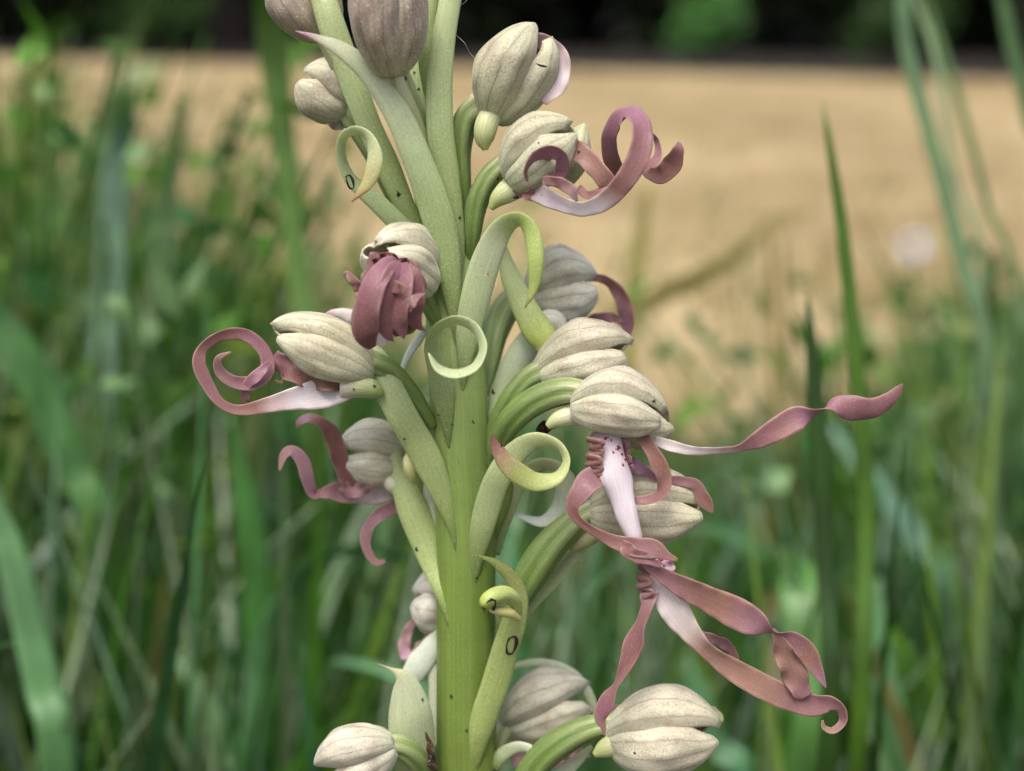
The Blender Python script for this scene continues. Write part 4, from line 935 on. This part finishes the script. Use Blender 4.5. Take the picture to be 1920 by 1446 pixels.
def pix(p):
    q = p - CAMP
    z = q.dot(FW)
    return 960 + FPX * q.dot(RT) / z, 723 - FPX * q.dot(UP) / z

def zmax(px_y, Y):
    return CAM_H - Y * np.tan(PITCH + np.arctan((px_y - 723) / FPX))

def grass_mass(count, y0, y1, seed, wid=(0.0020, 0.0078)):
    g = np.random.default_rng(seed)
    V, F, C = [], [], []
    pal = np.array([lin(h) for h in ('#2f5a16', '#3f7020', '#548832', '#3c6b44', '#5f9260', '#6d9430', '#2a4d18', '#8ba67c', '#86a254', '#9cb294', '#7c9a84')])
    rings = 7
    k = 0
    made = 0
    while made < count:
        Y = y0 + (y1 - y0) * g.random() ** 1.15
        half = 0.46 * Y + 0.12
        x = g.uniform(-half, half)
        px = 960 + FPX * x / (Y * math.cos(PITCH) + 1e-6) * 0.98
        if px < 520 and Y > 0.5 and g.random() < 0.35:
            continue
        if Y > 1.1 and 500 < px < 1700 and g.random() < 0.9:
            continue
        lim = zmax(skyline(px) + g.normal(0, 45), Y)
        h = min(g.uniform(0.10, 0.42), lim * g.uniform(0.72, 1.0))
        if h < 0.03:
            if lim < 0.0:
                made += 0.02
            continue
        w = g.uniform(*wid) * (0.6 + 0.8 * g.random())
        az = g.uniform(0, 2 * math.pi)
        lean = g.uniform(0.02, 0.35) * h
        bend = g.uniform(0.0, 0.55) ** 2 * 2.2
        face = g.uniform(0, math.pi)
        dx, dy = math.cos(az), math.sin(az)
        wv = np.array([math.cos(face), math.sin(face), 0])
        wn = np.array([-math.sin(face), math.cos(face), 0])
        tw = g.uniform(-1.0, 1.0)
        c = pal[g.integers(len(pal))] * g.uniform(0.33, 1.2)
        if g.random() < 0.02:
            c = lin('#857a48') * g.uniform(0.5, 0.9)
        for r in range(rings):
            t = r / (rings - 1)
            q = lean * t + bend * h * 0.5 * t ** 3
            zz = h * (t - 0.38 * bend * t ** 3)
            pos = np.array([x + dx * q, Y + dy * q, zz])
            ww = w * (1 - t ** 2.2) * (0.7 + 0.6 * t * (1 - t) * 2) / 2 + 0.0001
            a = tw * t
            wd = wv * math.cos(a) + wn * math.sin(a)
            nd = wn * math.cos(a) - wv * math.sin(a)
            V += [pos - wd * ww, pos + nd * ww * 0.35, pos + wd * ww]
            C += [c, c * 0.92, c]
        for r in range(rings - 1):
            a = k + r * 3
            F += [(a, a + 1, a + 4, a + 3), (a + 1, a + 2, a + 5, a + 4)]
        k += rings * 3
        made += 1
    me = make_mesh('meadow_grass', np.array(V), F, M_GRASS, np.clip(np.array(C), 0, 1))
    return me
link('meadow_grass', grass_mass(9000, 0.27, 1.45, 11), label='dense green meadow grass growing behind the orchid', category='grass', kind='stuff')

def herbs(count, seed):
    """small-leaved meadow herbs: leaflets in pairs along thin stems"""
    g = np.random.default_rng(seed)
    V, F, C = [], [], []
    pal = np.array([lin(h) for h in ('#4c7a2a', '#5d8a34', '#3f6d3a', '#7a9c6c', '#8f9f5e')])
    for s in range(count):
        Y = g.uniform(0.40, 1.25)
        q = g.random()
        if q < 0.5:
            px = -150 + 640 * g.random() ** 1.6; top = zmax(skyline(px) + g.uniform(-150 if px < 300 else -90, 200), Y)
        elif q < 0.68:
            px = g.uniform(1720, 2080); top = zmax(skyline(px) + g.uniform(-60, 260), Y)
        else:
            px = g.uniform(-100, 2020); top = zmax(skyline(px) + g.uniform(40, 420), Y)
        x = (px - 960) / FPX * Y
        if top < 0.06:
            continue
        c = pal[g.integers(5 if q < 0.68 else 3)] * g.uniform(0.6, 1.15)
        ln = np.array([g.uniform(-0.12, 0.12), g.uniform(-0.1, 0.1)])
        n = int(6 + 16 * g.random())
        stem = [np.array([x + ln[0] * t * t, Y + ln[1] * t * t, top * t]) for t in np.linspace(0, 1, 5)]
        for i in range(4):
            k = len(V)
            a, b = stem[i], stem[i + 1]
            e = np.array([0.0006, 0, 0]); e2 = np.array([0, 0.0006, 0])
            V += [a - e, a + e, b + e, b - e, a - e2, a + e2, b + e2, b - e2]; C += [c * 0.8] * 8
            F += [(k, k + 1, k + 2, k + 3), (k + 4, k + 5, k + 6, k + 7)]
        for i in range(n):
            t = g.uniform(0.35, 1.0)
            p = np.array([x + ln[0] * t * t, Y + ln[1] * t * t, top * t])
            d = norm(g.normal(0, 1, 3) + np.array([0, 0, 0.3]))
            sd = norm(np.cross(d, g.normal(0, 1, 3)))
            L, w = g.uniform(0.006, 0.018), g.uniform(0.0018, 0.005)
            k = len(V)
            V += [p, p + d * L * 0.45 + sd * w, p + d * L, p + d * L * 0.45 - sd * w]; C += [c] * 4
            F += [(k, k + 1, k + 2, k + 3)]
    return make_mesh('meadow_herbs', np.array(V), F, M_HERB, np.clip(np.array(C), 0, 1))
def wisps(count, seed):
    """thin dry and green stems standing out over the bare field"""
    g = np.random.default_rng(seed)
    V, F, C = [], [], []
    for i in range(count):
        px = g.uniform(1080, 1960) if i % 3 else g.uniform(60, 640)
        Y = g.uniform(0.55, 1.15)
        top = zmax(g.uniform(330, 720) if px > 800 else g.uniform(120, 460), Y)
        if top < 0.05:
            continue
        x = (px - 960) / FPX * Y
        dx, dy = g.uniform(-0.09, 0.09), g.uniform(-0.06, 0.06)
        bend = g.uniform(0, 0.05) * g.choice([-1, 1])
        wr = [[x + dx * t + bend * t ** 3, Y + dy * t, top * (t - 0.10 * abs(bend) * 20 * t ** 4), 0.0011 * (1 - 0.75 * t)] for t in np.linspace(0, 1, 5)]
        v, f, c, tv, sv = tube(None, world_rows=wr, n=12, m=5, colr=['#7f8148', '#8d8a52', '#6f8250', '#8fa083'][i % 4])
        k = len(V)
        V += list(v); C += list(c); F += [tuple(k + q for q in ff) for ff in f]
        if i % 4 == 1:
            for j in range(14):     # a loose seed head
                t = g.uniform(0.75, 1.0)
                p = np.array([x + dx * t + bend * t ** 3, Y + dy * t, top * t * (1 - 0.10 * abs(bend) * 20 * t ** 3)])
                d = norm(g.normal(0, 1, 3) + np.array([0, 0, 1.0])); sd = norm(np.cross(d, g.normal(0, 1, 3)))
                k = len(V)
                V += [p, p + d * 0.005 + sd * 0.0012, p + d * 0.011, p + d * 0.005 - sd * 0.0012]; C += [lin('#a39a6a')] * 4; F += [(k, k + 1, k + 2, k + 3)]
    return make_mesh('grass_stems', np.array(V), F, M_GRASS, np.array(C))
link('grass_stems', wisps(110, 21), label='thin scattered grass stems standing out over the tan field', category='grass', kind='stuff')
link('meadow_herbs', herbs(1150, 5), label='fine leaved green herbs tangled among the grass', category='herbs', kind='stuff')

# ------------------------------------------------------------------ the small white flower out in the field edge
wf = P(1712, 462, 520)
wroot = link('white_wildflower', None, label='small white wildflower on a thin stalk before the tan field', category='wildflower', loc=(wf[0], wf[1], 0))
v, f, c, tv, sv = tube(None, world_rows=[[0, 0, 0, 0.0012], [0.004, 0, wf[2] * 0.5, 0.0010], [0, 0, wf[2], 0.0008]], m=8, colr='#5d7f3c')
link('stalk', make_mesh('stalk', v, f, M_GRASS, c), wroot)
v, f, c, tv, sv = tube(None, world_rows=[[0, 0.0012, wf[2] - 0.0005, 0.0032], [0, -0.0010, wf[2], 0.0030], [0, -0.0018, wf[2], 0.001]], m=14, n=8, colr='#c9a233')
link('flower_disc', make_mesh('flower_disc', v, f, M_YELLOW, c), wroot)
for i in range(11):
    a = 2 * math.pi * i / 11
    d = np.array([math.cos(a), -0.25, math.sin(a)])
    s = np.array([-math.sin(a), 0, math.cos(a)])
    cpt = np.array([0, 0, wf[2]])
    pv = [cpt + d * 0.002 - s * 0.001, cpt + d * 0.007 - s * 0.0022, cpt + d * 0.0085, cpt + d * 0.007 + s * 0.0022, cpt + d * 0.002 + s * 0.001]
    me = make_mesh('petal', pv, [(0, 1, 2, 3, 4)], M_WHITE)
    o = link('petal', me, wroot)
    md = o.modifiers.new('thick', 'SOLIDIFY'); md.thickness = 0.0003

# ------------------------------------------------------------------ the wood beyond the field
def leaf_cloud(centers, radii, n, size, seed, pal):
    g = np.random.default_rng(seed)
    pal = np.array([lin(h) for h in pal])
    idx = g.integers(len(centers), size=n)
    d = g.normal(0, 1, (n, 3)); d /= np.linalg.norm(d, axis=1)[:, None]
    r = g.random(n) ** 0.45
    P0 = np.array(centers)[idx] + d * r[:, None] * np.array(radii)[idx]
    P0[:, 2] = np.maximum(P0[:, 2], 0.02)
    a = g.normal(0, 1, (n, 3)); a /= np.linalg.norm(a, axis=1)[:, None]
    b = np.cross(a, g.normal(0, 1, (n, 3))); b /= np.linalg.norm(b, axis=1)[:, None]
    s = size * g.uniform(0.6, 1.4, n)[:, None]
    V = np.stack([P0 - a * s, P0 + b * s * 0.5, P0 + a * s, P0 - b * s * 0.5], 1).reshape(-1, 3)
    F = [(4 * i, 4 * i + 1, 4 * i + 2, 4 * i + 3) for i in range(n)]
    C = np.repeat(pal[g.integers(len(pal), size=n)] * g.uniform(0.7, 1.3, (n, 1)), 4, axis=0)
    return V, F, C

DARK = ['#141c0c', '#1a2410', '#10180b', '#1f2a14']  # undergrowth leaves near black: the wood's shade put into their colour
tree_spots = [(-7.5, 13.0, 'thick'), (-4.6, 12.2, 'slim'), (-2.2, 11.4, 'thick'), (0.3, 11.6, 'slim'), (2.4, 10.6, 'thick'), (4.6, 10.0, 'slim'), (7.2, 9.6, 'thick')]
tl = ['thick trunked tree farthest back along the slanting wood edge', 'slim tree beside the thick trunked tree farthest back in the wood', 'thick trunked tree behind the dull green low shrub', 'slim tree in the wood edge straight beyond the orchid',
      'thick trunked tree in the wood edge beyond the bright green shrub', 'slim tree in the wood edge beyond the grey green blades', 'thick trunked tree where the wood edge comes closest to the meadow']
for i, (x, y, kd) in enumerate(tree_spots):
    g = np.random.default_rng(200 + i)
    root = link('tree', None, label=tl[i], category='tree', group='trees of the wood edge', loc=(x, y, 0))
    rad = 0.2 if kd == 'thick' else 0.11
    hgt = g.uniform(6.5, 8.0)
    lx, ly = g.uniform(-0.4, 0.4, 2)
    v, f, c, tv, sv = tube(None, world_rows=[[0, 0, -0.05, rad * 1.35], [0.02, 0, 0.5, rad], [lx * 0.4, ly * 0.4, hgt * 0.4, rad * 0.8], [lx, ly, hgt * 0.85, rad * 0.3]], m=14, ribs=5, amp=0.06, colr='#3a3028')
    tr = link('trunk', make_mesh('trunk', v, f, M_BARK, c), root)
    cs, rs = [], []
    for j in range(9):
        a = g.uniform(0, 6.28)
        z = g.uniform(1.4, hgt)
        q = g.uniform(0.4, 1.9)
        cpt = np.array([lx * z / hgt + math.cos(a) * q, ly * z / hgt + math.sin(a) * q, z])
        cs.append(cpt); rs.append((g.uniform(0.9, 1.5), g.uniform(0.9, 1.5), g.uniform(0.6, 1.0)))
        st = np.array([lx * z / hgt * 0.6, ly * z / hgt * 0.6, z * 0.7])
        v, f, c, tv, sv = tube(None, world_rows=[[*st, rad * 0.4], [*(st * 0.4 + cpt * 0.6), rad * 0.22], [*cpt, rad * 0.06]], m=7, n=9, colr='#3a3028')
        link('limb', make_mesh('limb', v, f, M_BARK, c), tr)
    V, F, C = leaf_cloud(cs, rs, 4200, 0.12, 300 + i, ['#2a3a16', '#223214', '#33441c', '#1c2a10'])
    link('crown', make_mesh('crown', V, F, M_TREELEAF, C, smooth=False), root, kind='stuff')
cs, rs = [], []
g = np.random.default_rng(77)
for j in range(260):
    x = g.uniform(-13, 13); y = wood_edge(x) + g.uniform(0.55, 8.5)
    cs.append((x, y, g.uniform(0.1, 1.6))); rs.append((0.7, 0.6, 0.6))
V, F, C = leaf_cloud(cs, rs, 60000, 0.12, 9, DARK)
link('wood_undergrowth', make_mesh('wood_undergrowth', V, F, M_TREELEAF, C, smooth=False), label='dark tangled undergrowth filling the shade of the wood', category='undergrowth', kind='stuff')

def shrub(x, y, h, w, pal, label, seed, n=420, size=0.035):
    root = link('shrub', None, label=label, category='shrub', group='shrubs along the wood edge', loc=(x, y, 0))
    g = np.random.default_rng(seed)
    for j in range(4):
        a = g.uniform(0, 6.28)
        e = np.array([math.cos(a) * w * 0.5, math.sin(a) * w * 0.5, h * 0.8])
        v, f, c, tv, sv = tube(None, world_rows=[[0, 0, -0.02, 0.008], [*(e * np.array([0.4, 0.4, 0.5])), 0.006], [*e, 0.003]], m=7, n=9, colr='#3a3028')
        link('stem', make_mesh('stem', v, f, M_BARK, c), root)
    V, F, C = leaf_cloud([(0, 0, h * 0.6), (w * 0.25, 0, h * 0.75), (-w * 0.2, 0.05, h * 0.5)], [(w * 0.5, w * 0.5, h * 0.4)] * 3, n, size, seed + 1, pal)
    link('foliage', make_mesh('foliage', V, F, M_TREELEAF, C, smooth=False), root, kind='stuff')
shrub(1.12, 8.35, 0.42, 0.34, ['#4a7a3c', '#3f6f38', '#548542'], 'bright green young shrub standing before the dark wood', 41)
shrub(-2.35, 9.6, 0.5, 0.6, ['#2c4a1e', '#345424'], 'dull green low shrub growing inside the wood edge', 43)
shrub(2.15, 8.1, 0.4, 0.5, ['#2a4420', '#38502a'], 'dark green spreading shrub beside the bright young one', 45)

def stubble(count, seed):
    g = np.random.default_rng(seed)
    V, F, C = [], [], []
    for i in range(count):
        Y = 1.7 + 5.8 * g.random() ** 1.4
        x = g.uniform(-0.45, 0.45) * Y
        c = lin(['#a4946f', '#8c7c58', '#7d6d46', '#857a48'][i % 4]) * g.uniform(0.7, 1.15)
        for j in range(5):
            a = g.uniform(0, 6.28)
            p = np.array([x + g.normal(0, 0.02), Y + g.normal(0, 0.03), -0.012])
            tip = p + np.array([math.cos(a) * 0.02, math.sin(a) * 0.02, g.uniform(0.012, 0.035)])
            e = np.array([math.sin(a), -math.cos(a), 0]) * 0.0025
            k = len(V)
            V += [p - e, p + e, tip]; C += [c] * 3; F += [(k, k + 1, k + 2)]
    return make_mesh('field_stubble', np.array(V), F, M_HERB, np.clip(np.array(C), 0, 1))
link('field_stubble', stubble(1500, 31), label='short dry straw stubble scattered over the tan field', category='stubble', kind='stuff')
